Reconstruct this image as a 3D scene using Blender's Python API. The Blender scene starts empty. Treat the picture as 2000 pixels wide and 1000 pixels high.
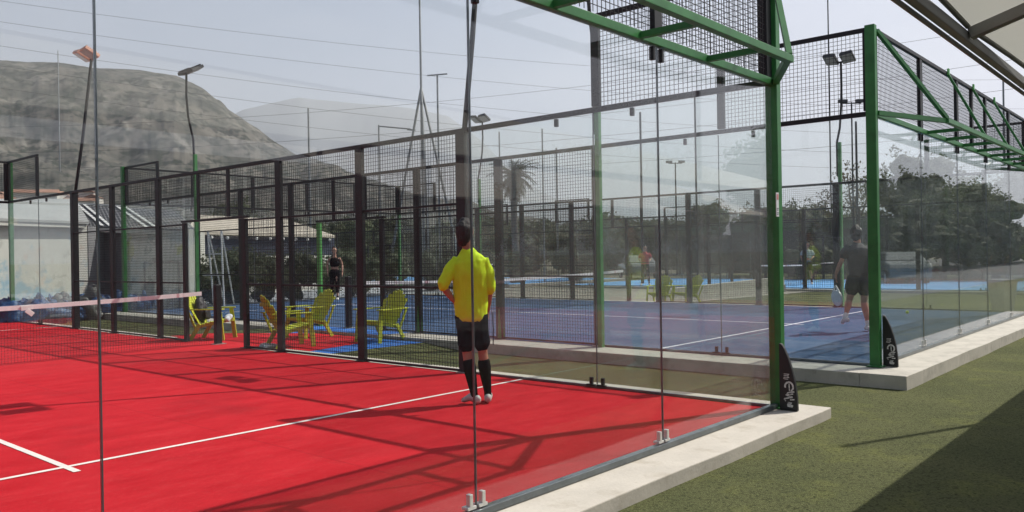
import bpy, bmesh, math, random
from mathutils import Vector, Matrix, noise
random.seed(7)
S = bpy.context.scene
COL = S.collection
R = math.radians

# ------------------------------------------------------------------ camera
cam_d = bpy.data.cameras.new('camera'); cam = bpy.data.objects.new('camera', cam_d); COL.objects.link(cam)
F_PX = 1605.3; YAW = 0.8536; PITCH = -0.0005; ROLL = -0.0168
CAM = Vector((-7.291, -3.166, 1.445))
fw = Vector((math.sin(YAW)*math.cos(PITCH), math.cos(YAW)*math.cos(PITCH), math.sin(PITCH)))
rt = fw.cross(Vector((0, 0, 1))).normalized(); up = rt.cross(fw)
rt2 = rt*math.cos(ROLL) + up*math.sin(ROLL); up2 = rt2.cross(fw)
cam.matrix_world = Matrix(((rt2.x, up2.x, -fw.x, CAM.x), (rt2.y, up2.y, -fw.y, CAM.y), (rt2.z, up2.z, -fw.z, CAM.z), (0, 0, 0, 1)))
cam_d.sensor_width = 36; cam_d.lens = F_PX/2000*36; cam_d.clip_start = 0.05; cam_d.clip_end = 20000
S.camera = cam

# ------------------------------------------------------------------ light
SUN_EL = 50.0
sun_to = Vector((0.77, -0.325, 0)).normalized()            # horizontal direction towards the sun
w = bpy.data.worlds.new('World'); S.world = w; w.use_nodes = True
nt = w.node_tree; nt.nodes.clear()
out = nt.nodes.new('ShaderNodeOutputWorld'); bg = nt.nodes.new('ShaderNodeBackground')
sky = nt.nodes.new('ShaderNodeTexSky'); sky.sky_type = 'NISHITA'; sky.sun_disc = False
sky.sun_elevation = R(SUN_EL); sky.sun_rotation = math.atan2(sun_to.x, sun_to.y)
sky.altitude = 20; sky.air_density = 1.0; sky.dust_density = 3.0; sky.ozone_density = 1.0
tc = nt.nodes.new('ShaderNodeTexCoord'); mp = nt.nodes.new('ShaderNodeMapping'); mp.inputs['Scale'].default_value = (1, 1, 3.2)
nz = nt.nodes.new('ShaderNodeTexNoise'); nz.inputs['Scale'].default_value = 2.2; nz.inputs['Detail'].default_value = 7; nz.inputs['Roughness'].default_value = .55
cr = nt.nodes.new('ShaderNodeValToRGB'); cr.color_ramp.elements[0].position = .36; cr.color_ramp.elements[1].position = .68
cr.color_ramp.elements[0].color = (.58, .58, .58, 1); cr.color_ramp.elements[1].color = (1, 1, 1, 1)
mx = nt.nodes.new('ShaderNodeMix'); mx.data_type = 'RGBA'
sx = nt.nodes.new('ShaderNodeSeparateXYZ'); nt.links.new(tc.outputs['Generated'], sx.inputs[0])
el = nt.nodes.new('ShaderNodeMapRange'); el.inputs['From Min'].default_value = .20; el.inputs['From Max'].default_value = .42
el.inputs['To Min'].default_value = 1.0; el.inputs['To Max'].default_value = .04; nt.links.new(sx.outputs['Z'], el.inputs['Value'])
fm = nt.nodes.new('ShaderNodeMath'); fm.operation = 'MULTIPLY'
dt = nt.nodes.new('ShaderNodeVectorMath'); dt.operation = 'DOT_PRODUCT'; dt.inputs[1].default_value = (sun_to.x, sun_to.y, .25); nt.links.new(tc.outputs['Generated'], dt.inputs[0])
az = nt.nodes.new('ShaderNodeMapRange'); az.inputs['From Min'].default_value = -.3; az.inputs['From Max'].default_value = .9
az.inputs['To Min'].default_value = 4.9; az.inputs['To Max'].default_value = 8.3; nt.links.new(dt.outputs['Value'], az.inputs['Value'])
cc = nt.nodes.new('ShaderNodeVectorMath'); cc.operation = 'SCALE'; cc.inputs[0].default_value = (.93, .965, 1.06); nt.links.new(az.outputs[0], cc.inputs['Scale'])
nt.links.new(cc.outputs['Vector'], mx.inputs['B'])          # thin bright cloud, brighter towards the sun
nt.links.new(tc.outputs['Generated'], mp.inputs['Vector']); nt.links.new(mp.outputs[0], nz.inputs['Vector'])
nt.links.new(nz.outputs['Fac'], cr.inputs['Fac']); nt.links.new(cr.outputs['Color'], fm.inputs[0]); nt.links.new(el.outputs[0], fm.inputs[1]); nt.links.new(fm.outputs[0], mx.inputs['Factor'])
nt.links.new(sky.outputs['Color'], mx.inputs['A']); nt.links.new(mx.outputs['Result'], bg.inputs['Color'])
bg.inputs['Strength'].default_value = 0.10
nt.links.new(bg.outputs[0], out.inputs['Surface'])
sd = bpy.data.lights.new('sun', 'SUN'); sd.energy = 5.0; sd.angle = R(0.5); sd.color = (1, .955, .88)
so = bpy.data.objects.new('sun', sd); COL.objects.link(so)
sdir = Vector((sun_to.x*math.cos(R(SUN_EL)), sun_to.y*math.cos(R(SUN_EL)), math.sin(R(SUN_EL))))
so.rotation_euler = sdir.to_track_quat('Z', 'Y').to_euler(); so.location = (20, -20, 40)
S.view_settings.view_transform = 'Standard'; S.view_settings.look = 'None'
S.view_settings.exposure = 0.25; S.view_settings.gamma = 1
S.cycles.max_bounces = 10; S.cycles.transparent_max_bounces = 40

# ------------------------------------------------------------------ materials
def mat(name, col, rough=.7, metal=0, var=.0, scale=8, col2=None, bump=0, bscale=60, spec=.5, stretch=None, detail=5, coat=0, lo=.3, hi=.7):
    m = bpy.data.materials.new(name); m.use_nodes = True; n = m.node_tree; L = n.links
    b = n.nodes['Principled BSDF']; b.inputs['Roughness'].default_value = rough; b.inputs['Metallic'].default_value = metal
    b.inputs['Specular IOR Level'].default_value = spec; b.inputs['Coat Weight'].default_value = coat
    c = (*col, 1); b.inputs['Base Color'].default_value = c
    t = n.nodes.new('ShaderNodeTexCoord'); mpn = n.nodes.new('ShaderNodeMapping'); L.new(t.outputs['Object'], mpn.inputs['Vector'])
    if stretch: mpn.inputs['Scale'].default_value = stretch
    if var or col2:
        a = n.nodes.new('ShaderNodeTexNoise'); a.inputs['Scale'].default_value = scale; a.inputs['Detail'].default_value = detail; a.inputs['Roughness'].default_value = .62
        L.new(mpn.outputs[0], a.inputs['Vector'])
        r = n.nodes.new('ShaderNodeValToRGB'); L.new(a.outputs['Fac'], r.inputs['Fac'])
        r.color_ramp.elements[0].position = lo; r.color_ramp.elements[1].position = hi
        if col2 is None:
            r.color_ramp.elements[0].color = (*[x*(1-var) for x in col], 1); r.color_ramp.elements[1].color = (*[min(1, x*(1+var)) for x in col], 1)
        else:
            r.color_ramp.elements[0].color = c; r.color_ramp.elements[1].color = (*col2, 1)
        L.new(r.outputs['Color'], b.inputs['Base Color'])
        m['ramp'] = r.name
    if bump:
        a = n.nodes.new('ShaderNodeTexNoise'); a.inputs['Scale'].default_value = bscale; a.inputs['Detail'].default_value = 4
        L.new(t.outputs['Object'], a.inputs['Vector'])
        bp = n.nodes.new('ShaderNodeBump'); bp.inputs['Strength'].default_value = bump; bp.inputs['Distance'].default_value = .02
        L.new(a.outputs['Fac'], bp.inputs['Height']); L.new(bp.outputs[0], b.inputs['Normal'])
    return m

def overlay(m, col, scale, lo, hi, amount=1.0, kind='noise', stretch=None, detail=6):
    """a second layer of dirt / sand / wear with a shape of its own"""
    n = m.node_tree; L = n.links; b = n.nodes['Principled BSDF']
    src = b.inputs['Base Color'].links[0].from_socket if b.inputs['Base Color'].links else None
    t = n.nodes.new('ShaderNodeTexCoord'); mpn = n.nodes.new('ShaderNodeMapping'); L.new(t.outputs['Object'], mpn.inputs['Vector'])
    if stretch: mpn.inputs['Scale'].default_value = stretch
    mpn.inputs['Location'].default_value = (scale*1.7, 3.1, 1.3)
    a = n.nodes.new('ShaderNodeTexNoise'); a.inputs['Scale'].default_value = scale; a.inputs['Detail'].default_value = detail; a.inputs['Roughness'].default_value = .65
    L.new(mpn.outputs[0], a.inputs['Vector'])
    mr = n.nodes.new('ShaderNodeMapRange'); mr.inputs['From Min'].default_value = lo; mr.inputs['From Max'].default_value = hi; mr.inputs['To Max'].default_value = amount
    L.new(a.outputs['Fac'], mr.inputs['Value'])
    x = n.nodes.new('ShaderNodeMix'); x.data_type = 'RGBA'; L.new(mr.outputs[0], x.inputs['Factor'])
    if src: L.new(src, x.inputs['A'])
    else: x.inputs['A'].default_value = b.inputs['Base Color'].default_value
    x.inputs['B'].default_value = (*col, 1); L.new(x.outputs['Result'], b.inputs['Base Color'])
    return m

def glass_mat(name, tint, dust):
    m = bpy.data.materials.new(name); m.use_nodes = True; n = m.node_tree; L = n.links; n.nodes.clear()
    o = n.nodes.new('ShaderNodeOutputMaterial'); tr = n.nodes.new('ShaderNodeBsdfTransparent'); tr.inputs['Color'].default_value = (*tint, 1)
    gl = n.nodes.new('ShaderNodeBsdfAnisotropic'); gl.inputs['Roughness'].default_value = .0; gl.inputs['Color'].default_value = (1, 1, 1, 1)
    g = n.nodes.new('ShaderNodeNewGeometry'); d = n.nodes.new('ShaderNodeVectorMath'); d.operation = 'DOT_PRODUCT'
    L.new(g.outputs['Incoming'], d.inputs[0]); L.new(g.outputs['Normal'], d.inputs[1])
    ab = n.nodes.new('ShaderNodeMath'); ab.operation = 'ABSOLUTE'; L.new(d.outputs['Value'], ab.inputs[0])
    s = n.nodes.new('ShaderNodeMath'); s.operation = 'SUBTRACT'; s.inputs[0].default_value = 1; L.new(ab.outputs[0], s.inputs[1])
    p = n.nodes.new('ShaderNodeMath'); p.operation = 'POWER'; p.inputs[1].default_value = 5; L.new(s.outputs[0], p.inputs[0])
    q = n.nodes.new('ShaderNodeMath'); q.operation = 'MULTIPLY_ADD'; q.inputs[1].default_value = .92; q.inputs[2].default_value = .036; L.new(p.outputs[0], q.inputs[0])
    mx1 = n.nodes.new('ShaderNodeMixShader'); L.new(q.outputs[0], mx1.inputs['Fac']); L.new(tr.outputs[0], mx1.inputs[1]); L.new(gl.outputs[0], mx1.inputs[2])
    df = n.nodes.new('ShaderNodeBsdfDiffuse'); df.inputs['Color'].default_value = (.75, .76, .75, 1)
    tn = n.nodes.new('ShaderNodeTexCoord'); mpn = n.nodes.new('ShaderNodeMapping'); mpn.inputs['Scale'].default_value = (1.2, 1.2, .35); L.new(tn.outputs['Object'], mpn.inputs['Vector'])
    nz = n.nodes.new('ShaderNodeTexNoise'); nz.inputs['Scale'].default_value = 3; nz.inputs['Detail'].default_value = 8; L.new(mpn.outputs[0], nz.inputs['Vector'])
    mr = n.nodes.new('ShaderNodeMapRange'); mr.inputs['From Min'].default_value = .3; mr.inputs['From Max'].default_value = .75
    mr.inputs['To Min'].default_value = dust*.5; mr.inputs['To Max'].default_value = dust*1.6; L.new(nz.outputs['Fac'], mr.inputs['Value'])
    tl_ = n.nodes.new('ShaderNodeBsdfTranslucent'); tl_.inputs['Color'].default_value = (.75, .76, .75, 1)
    md = n.nodes.new('ShaderNodeMixShader'); md.inputs['Fac'].default_value = .5; L.new(df.outputs[0], md.inputs[1]); L.new(tl_.outputs[0], md.inputs[2])
    mx2 = n.nodes.new('ShaderNodeMixShader'); L.new(mr.outputs[0], mx2.inputs['Fac']); L.new(mx1.outputs[0], mx2.inputs[1]); L.new(md.outputs[0], mx2.inputs[2])
    L.new(mx2.outputs[0], o.inputs['Surface'])
    return m

M = {}
M['red'] = overlay(mat('red_turf', (.44, .008, .016), .95, col2=(.56, .020, .030), scale=1.6, bump=.35, bscale=220, spec=.1, stretch=(1, 2.5, 1)), (.60, .06, .065), 5, .54, .80, .4, stretch=(1, 3, 1))
overlay(M['red'], (.30, .012, .018), 1.1, .50, .72, .55); overlay(M['red'], (.64, .12, .11), 26, .60, .74, .5, stretch=(1, 2, 1)); overlay(M['red'], (.22, .006, .010), 60, .52, .70, .45)
M['blue'] = overlay(mat('blue_turf', (.032, .075, .155), .95, col2=(.055, .10, .19), scale=1.2, bump=.3, bscale=220, spec=.1), (.13, .15, .23), 3, .50, .75, .6)
overlay(M['blue'], (.03, .055, .11), 60, .52, .70, .4)
M['bluepatch'] = overlay(mat('blue_mat', (.03, .13, .42), .9, col2=(.05, .17, .5), scale=3, spec=.1, bump=.3, bscale=200), (.25, .22, .15), 4, .5, .8, .5)
M['lblue'] = mat('light_blue_turf', (.10, .30, .60), .9, col2=(.18, .38, .66), scale=1, spec=.1)
M['line'] = overlay(mat('white_line', (.74, .66, .62), .9, var=.08, scale=9, spec=.1), (.62, .22, .22), 14, .60, .8, .5)
M['bline'] = mat('white_line_blue', (.72, .72, .80), .9, var=.1, scale=9, spec=.1)
M['concrete'] = overlay(overlay(mat('concrete', (.42, .39, .34), .9, col2=(.50, .465, .405), scale=3, bump=.12, bscale=40), (.30, .26, .20), 4, .54, .74, .65), (.36, .32, .26), 30, .54, .72, .4)
M['concrete_b'] = overlay(mat('weathered_concrete', (.38, .36, .31), .92, col2=(.50, .47, .41), scale=3, bump=.25, bscale=60), (.2, .18, .15), 6, .52, .8, .7)
M['paving'] = mat('pale_paving', (.20, .185, .15), .92, col2=(.28, .26, .21), scale=1.3)
M['green'] = mat('green_paint', (.032, .165, .042), .42, var=.22, scale=5, spec=.4)
overlay(M['green'], (.10, .13, .06), 18, .60, .78, .5)
M['polegreen'] = mat('pole_green_paint', (.06, .22, .07), .5, var=.2, scale=5)
M['limegreen'] = mat('light_green_paint', (.09, .34, .08), .45, var=.15, scale=5)
M['black'] = mat('black_powder_coat', (.012, .012, .014), .5, var=.3, scale=12, spec=.35)
M['wire'] = mat('black_wire', (.012, .012, .014), .55, var=.2, scale=10, spec=.3)
M['grey'] = mat('grey_steel', (.20, .21, .21), .5, metal=.2, var=.12, scale=4)
M['galv'] = mat('galvanised_steel', (.36, .37, .38), .45, metal=.5, var=.15, scale=5)
M['steel'] = mat('bright_steel', (.62, .62, .60), .35, metal=.7, var=.1, scale=20)
M['chan'] = mat('base_channel_steel', (.13, .15, .16), .3, metal=.5, var=.25, scale=6)
M['glass'] = glass_mat('toughened_glass', (.975, .985, .98), .005)
M['glassd'] = glass_mat('dusty_side_glass', (.955, .975, .965), .030)
M['glassb'] = glass_mat('toughened_glass_b', (.93, .965, .955), .022)
M['white'] = mat('white_paint', (.72, .72, .70), .5, var=.08, scale=6)
M['tape'] = overlay(mat('net_tape', (.74, .70, .70), .8, var=.08, scale=9), (.45, .16, .18), 3.0, .58, .62, .7, stretch=(1, 1, .01))
M['netcord'] = mat('net_cord', (.03, .03, .032), .8, var=.2, scale=9)
M['chair'] = overlay(mat('lime_plastic', (.42, .46, .02), .45, col2=(.50, .54, .035), scale=6, spec=.5), (.32, .30, .06), 9, .58, .8, .5)
M['padblack'] = mat('black_foam', (.010, .010, .011), .6, var=.3, scale=12)
M['padwhite'] = overlay(mat('worn_white_print', (.62, .62, .60), .7, var=.2, scale=30), (.05, .05, .05), 60, .5, .62, .8)
M['sticker'] = mat('sticker', (.72, .72, .72), .5, var=.06, scale=30)
M['stickred'] = mat('sticker_red', (.62, .22, .22), .5, var=.1, scale=30)
M['ink'] = mat('dark_ink', (.10, .11, .13), .6, var=.2, scale=60)

def grass_mat(name, a, b, c):
    m = mat(name, a, .95, col2=b, scale=.7, bump=.9, bscale=120, spec=.1, lo=.38, hi=.62)
    overlay(m, c, 2.2, .52, .70, .7)
    overlay(m, tuple(x*1.9 for x in b), 75, .50, .66, .6)
    overlay(m, tuple(x*.25 for x in a), 48, .50, .64, .75)
    return m
M['grass'] = grass_mat('artificial_grass', (.084, .094, .042), (.114, .120, .054), (.17, .178, .056))
M['yellowgrass'] = grass_mat('mossy_grass', (.10, .108, .034), (.135, .135, .042), (.19, .18, .055))

def foliage(name, a, b):
    m = mat(name, a, .75, col2=b, scale=.9, spec=.25, detail=3, lo=.35, hi=.65)
    n = m.node_tree; b_ = n.nodes['Principled BSDF']; o = n.nodes['Material Output']
    tl = n.nodes.new('ShaderNodeBsdfTranslucent'); tl.inputs['Color'].default_value = (*[min(1, x*1.3) for x in b], 1)
    ms = n.nodes.new('ShaderNodeMixShader'); ms.inputs['Fac'].default_value = .25
    n.links.new(b_.outputs[0], ms.inputs[1]); n.links.new(tl.outputs[0], ms.inputs[2]); n.links.new(ms.outputs[0], o.inputs['Surface'])
    return m
M['leaf'] = foliage('olive_leaf', (.060, .074, .034), (.105, .120, .060))
M['leafd'] = foliage('dark_leaf', (.055, .068, .040), (.095, .110, .060))
M['palm'] = foliage('palm_leaf', (.022, .030, .014), (.045, .055, .026))
M['leafb'] = foliage('brown_leaf', (.085, .070, .045), (.13, .11, .07))
M['bark'] = mat('bark', (.10, .075, .05), .95, var=.3, scale=8, bump=.5, bscale=20)
M['twig'] = mat('grey_bark', (.14, .12, .10), .95, var=.3, scale=8)

# ------------------------------------------------------------------ mesh helpers
def box(bm, x0, x1, y0, y1, z0, z1):
    v = [bm.verts.new(p) for p in ((x0,y0,z0),(x1,y0,z0),(x1,y1,z0),(x0,y1,z0),(x0,y0,z1),(x1,y0,z1),(x1,y1,z1),(x0,y1,z1))]
    for f in ((0,3,2,1),(4,5,6,7),(0,1,5,4),(1,2,6,5),(2,3,7,6),(3,0,4,7)): bm.faces.new([v[i] for i in f])

def bar(bm, a, b, wx, wy=None, upv=None):
    """rectangular bar from a to b, wx across, wy up"""
    a = Vector(a); b = Vector(b); wy = wy or wx; d = (b-a).normalized()
    u = Vector(upv) if upv else (Vector((0, 0, 1)) if abs(d.z) < .95 else Vector((0, 1, 0)))
    s = d.cross(u).normalized()*wx/2; t = s.cross(d).normalized()*wy/2
    v = [bm.verts.new(p + q) for p in (a, b) for q in (-s-t, s-t, s+t, -s+t)]
    for f in ((3,2,1,0),(4,5,6,7),(0,1,5,4),(1,2,6,5),(2,3,7,6),(3,0,4,7)): bm.faces.new([v[i] for i in f])

def loft(bm, pts, rad, n=12, ref=(1, 0, 0), cap=True):
    """tapered tube through pts; rad = radius or (a, b), a along ref"""
    pts = [Vector(p) for p in pts]; ref = Vector(ref); rings = []; N = len(pts)
    rad = [(r, r) if isinstance(r, (int, float)) else r for r in rad]
    def ring(c, d, a, b):
        x = ref - d*ref.dot(d)
        if x.length < .15: x = Vector((0, 1, 0)) - d*d.y
        x.normalize(); y = d.cross(x)
        return [bm.verts.new(c + x*a*math.cos(k*2*math.pi/n) + y*b*math.sin(k*2*math.pi/n)) for k in range(n)]
    for i in range(N):
        d = (pts[min(i+1, N-1)] - pts[max(i-1, 0)]).normalized(); a, b = rad[i]
        if i == 0 and cap:
            for s, q in ((.85, .45), (.5, .8)): pass
            rings.append(ring(pts[0] - d*min(a, b)*.75, d, a*.55, b*.55))
        rings.append(ring(pts[i], d, a, b))
        if i == N-1 and cap:
            rings.append(ring(pts[-1] + d*min(a, b)*.75, d, a*.55, b*.55))
    for r0, r1 in zip(rings, rings[1:]):
        for k in range(n): bm.faces.new((r0[k], r0[(k+1) % n], r1[(k+1) % n], r1[k]))
    bm.faces.new(list(reversed(rings[0]))); bm.faces.new(rings[-1])

def poly(bm, pts, z0, z1):
    lo = [bm.verts.new((x, y, z0)) for x, y in pts]; hi = [bm.verts.new((x, y, z1)) for x, y in pts]; n = len(pts)
    bm.faces.new(list(reversed(lo))); bm.faces.new(hi)
    for i in range(n): bm.faces.new((lo[i], lo[(i+1) % n], hi[(i+1) % n], hi[i]))

def obj(name, bm, m, parent=None, smooth=False, bevel=0, recalc=True):
    if recalc: bmesh.ops.recalc_face_normals(bm, faces=bm.faces)
    me = bpy.data.meshes.new(name); bm.to_mesh(me); bm.free()
    if smooth:
        for p in me.polygons: p.use_smooth = True
    me.materials.append(m)
    o = bpy.data.objects.new(name, me); COL.objects.link(o)
    if parent: o.parent = parent
    if bevel:
        b = o.modifiers.new('bevel', 'BEVEL'); b.width = bevel; b.segments = 2; b.limit_method = 'ANGLE'
    return o

def B(): return bmesh.new()
def bbox_obj(name, dims, m, parent=None, bevel=0):
    bm = B(); box(bm, *dims); return obj(name, bm, m, parent, bevel=bevel)
def barobj(name, a, b, wx, m, parent=None, wy=None, bevel=0):
    bm = B(); bar(bm, a, b, wx, wy); return obj(name, bm, m, parent, bevel=bevel)

def thing(name, label, cat, loc=(0, 0, 0), rz=0, group=None):
    o = bpy.data.objects.new(name, None); COL.objects.link(o); o.location = loc; o.rotation_euler = (0, 0, rz)
    o.empty_display_size = .2; return tag(o, label, cat, group)
def tag(o, label, cat, group=None):
    o['label'] = label; o['category'] = cat
    if group: o['group'] = group
    return o
def struct(o): o['kind'] = 'structure'; return o
def kids(o, table={}):
    return [c for c in bpy.data.objects if c.parent == o]
def copy_tree(o, parent=None, label=None):
    c = o.copy(); COL.objects.link(c); c.parent = parent
    if label: c['label'] = label
    for ch in kids(o): copy_tree(ch, c)
    return c
def bake(o):
    """turn an object's modifiers into its own mesh"""
    dg = bpy.context.evaluated_depsgraph_get(); ev = o.evaluated_get(dg)
    me = bpy.data.meshes.new_from_object(ev, depsgraph=dg); o.modifiers.clear(); old = o.data; o.data = me; bpy.data.meshes.remove(old)
    return o
def polar(px, d):
    """ground point seen in image column px at horizontal distance d"""
    r = fw + rt2*((px-1000)/F_PX); r = Vector((r.x, r.y, 0)).normalized()
    return CAM.x + r.x*d, CAM.y + r.y*d
def height(px, py, d):
    r = fw + rt2*((px-1000)/F_PX) - up2*((py-500)/F_PX); return CAM.z + r.z*d/math.hypot(r.x, r.y)

GZ = -0.10                                     # level of the grass
# ------------------------------------------------------------------ ground and terrain
bm = B()
g = 9000
v = [bm.verts.new(p) for p in ((-g, -g, GZ-.03), (g, -g, GZ-.03), (g, g, GZ-.03), (-g, g, GZ-.03))]; bm.faces.new(v)
m = mat('far_ground', (.085, .085, .045), .95, col2=(.15, .13, .085), scale=.02)
struct(obj('ground', bm, m))
def sheet(name, pts, z, m):
    bm = B(); bm.faces.new([bm.verts.new((x, y, z)) for x, y in pts]); o = obj(name, bm, m, recalc=False)
    return struct(o)
sheet('lawn', ((-30, -30), (60, -30), (60, 22.2), (-30, 22.2)), GZ, M['grass'])
sheet('added_dark_ground', ((-60, -30), (120, -30), (120, -4.6), (-60, -4.6)), GZ+.006, mat('added_dark_ground', (.035, .036, .036), .9, col2=(.06, .06, .058), scale=1.2))  # unseen dark ground added to keep the glass reflections dark
sheet('pale_path', ((13.25, 9.6), (23.2, 8.6), (23.2, 22.1), (13.25, 22.1)), GZ+.012, M['paving'])
sheet('yard', ((-14, 22.0), (22, 22.0), (22, 44), (-14, 44)), GZ+.004, mat('yard_concrete', (.22, .24, .26), .9, col2=(.32, .34, .36), scale=.8))
# ------------------------------------------------------------------ courts
def court_floor(x0, y0, z, surf, line, kerbmat, kx0, kx1, ky, name):
    s = struct(bbox_obj('%s_court_floor' % name, (x0, x0+10, y0, y0+20, GZ-.02, z), surf))
    bm = B()
    box(bm, x0-kx0, x0+10+kx1, y0-ky, y0-.001, GZ-.02, z-.004); box(bm, x0-kx0, x0+10+kx1, y0+20.001, y0+20+ky, GZ-.02, z-.004)
    box(bm, x0-kx0, x0-.001, y0, y0+20, GZ-.02, z-.006); box(bm, x0+10.001, x0+10+kx1, y0, y0+20, GZ-.02, z-.006)
    bmesh.ops.subdivide_edges(bm, edges=[e for e in bm.edges if e.calc_length() > 5], cuts=40)
    for v in bm.verts:
        if v.co.x < x0-.1 or v.co.x > x0+10.1: v.co.x += .014*noise.noise((v.co.y*.9, v.co.z, 3)) + .006*noise.noise((v.co.y*6, v.co.z*9, 7))
        if v.co.y < y0-.1 or v.co.y > y0+20.1: v.co.y += .016*noise.noise((v.co.x*.9, v.co.z, 5)) + .006*noise.noise((v.co.x*6, v.co.z*9, 9))
    struct(obj('kerb', bm, kerbmat, bevel=.008))
    bm = B(); t = z+.004
    for a, b, c, d in ((x0+.02, x0+9.98, y0+3.03, y0+3.08), (x0+.02, x0+9.98, y0+16.92, y0+16.97), (x0+4.975, x0+5.025, y0+2.85, y0+3.03), (x0+4.975, x0+5.025, y0+3.08, y0+16.92), (x0+4.975, x0+5.025, y0+16.97, y0+17.15)):
        bm.faces.new([bm.verts.new(p) for p in ((a, c, t), (b, c, t), (b, d, t), (a, d, t))])
    struct(obj('court_line', bm, line, recalc=False))
def seams(m, w_, col):
    n = m.node_tree; L = n.links; b = n.nodes['Principled BSDF']; src = b.inputs['Base Color'].links[0].from_socket
    t = n.nodes.new('ShaderNodeTexCoord'); sx_ = n.nodes.new('ShaderNodeSeparateXYZ'); L.new(t.outputs['Object'], sx_.inputs[0])
    a = n.nodes.new('ShaderNodeMath'); a.operation = 'PINGPONG'; a.inputs[1].default_value = w_; L.new(sx_.outputs['X'], a.inputs[0])
    r = n.nodes.new('ShaderNodeMapRange'); r.inputs['From Min'].default_value = 0; r.inputs['From Max'].default_value = .014; r.inputs['To Min'].default_value = .38; r.inputs['To Max'].default_value = 0
    L.new(a.outputs[0], r.inputs['Value']); x = n.nodes.new('ShaderNodeMix'); x.data_type = 'RGBA'; L.new(r.outputs[0], x.inputs['Factor']); L.new(src, x.inputs['A']); x.inputs['B'].default_value = (*col, 1)
    L.new(x.outputs['Result'], b.inputs['Base Color'])
seams(M['red'], 1.85, (.20, .006, .010)); seams(M['blue'], 1.85, (.02, .04, .09))
court_floor(-10, 0, 0, M['red'], M['line'], M['concrete'], .34, .34, .39, 'red')
court_floor(2.9, 0, .06, M['blue'], M['bline'], M['concrete_b'], .62, .40, .50, 'blue')
court_floor(23.6, 1, 0, M['lblue'], M['bline'], M['concrete_b'], .3, .3, .3, 'light_blue')
court_floor(23.6, 24, 0, M['lblue'], M['bline'], M['concrete_b'], .3, .3, .3, 'light_blue')

def wires(bm, axis, c, a0, a1, z0, z1, st=.05, wv=.0042):
    """welded mesh: axis 'x' (plane y=c) or 'y' (plane x=c)"""
    n = max(1, round((a1-a0)/st)); mz = max(1, round((z1-z0)/st)); h = wv/2
    def bx(u0, u1, z0_, z1_):
        if axis == 'x': box(bm, u0, u1, c-h, c+h, z0_, z1_)
        else: box(bm, c-h, c+h, u0, u1, z0_, z1_)
    for i in range(1, n):
        u = a0 + (a1-a0)*i/n; bx(u-h, u+h, z0, z1)
    for k in range(1, mz):
        zz = z0 + (z1-z0)*k/mz
        if axis == 'x': box(bm, a0, a1, c+h, c+3*h, zz-h, zz+h)
        else: box(bm, c+h, c+3*h, a0, a1, zz-h, zz+h)

def clamp(parent, p, axis, side, m):
    x, y, z = p
    for s in (-1, 1):
        bm = B()
        if axis == 'x':
            box(bm, x+s*.05-.013, x+s*.05+.013, y-.016, y+.016, z+.017, z+.085); box(bm, x+s*.045-.035, x+s*.045+.035, y-.016, y+.035, z, z+.018)
        else:
            box(bm, x-.016, x+.016, y+s*.075-.018, y+s*.075+.018, z+.017, z+.09); box(bm, x-.035, x+.0, y+s*.07-.055, y+s*.07+.055, z, z+.018)
        obj('glass_clamp', bm, m, parent, bevel=.003)

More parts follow.
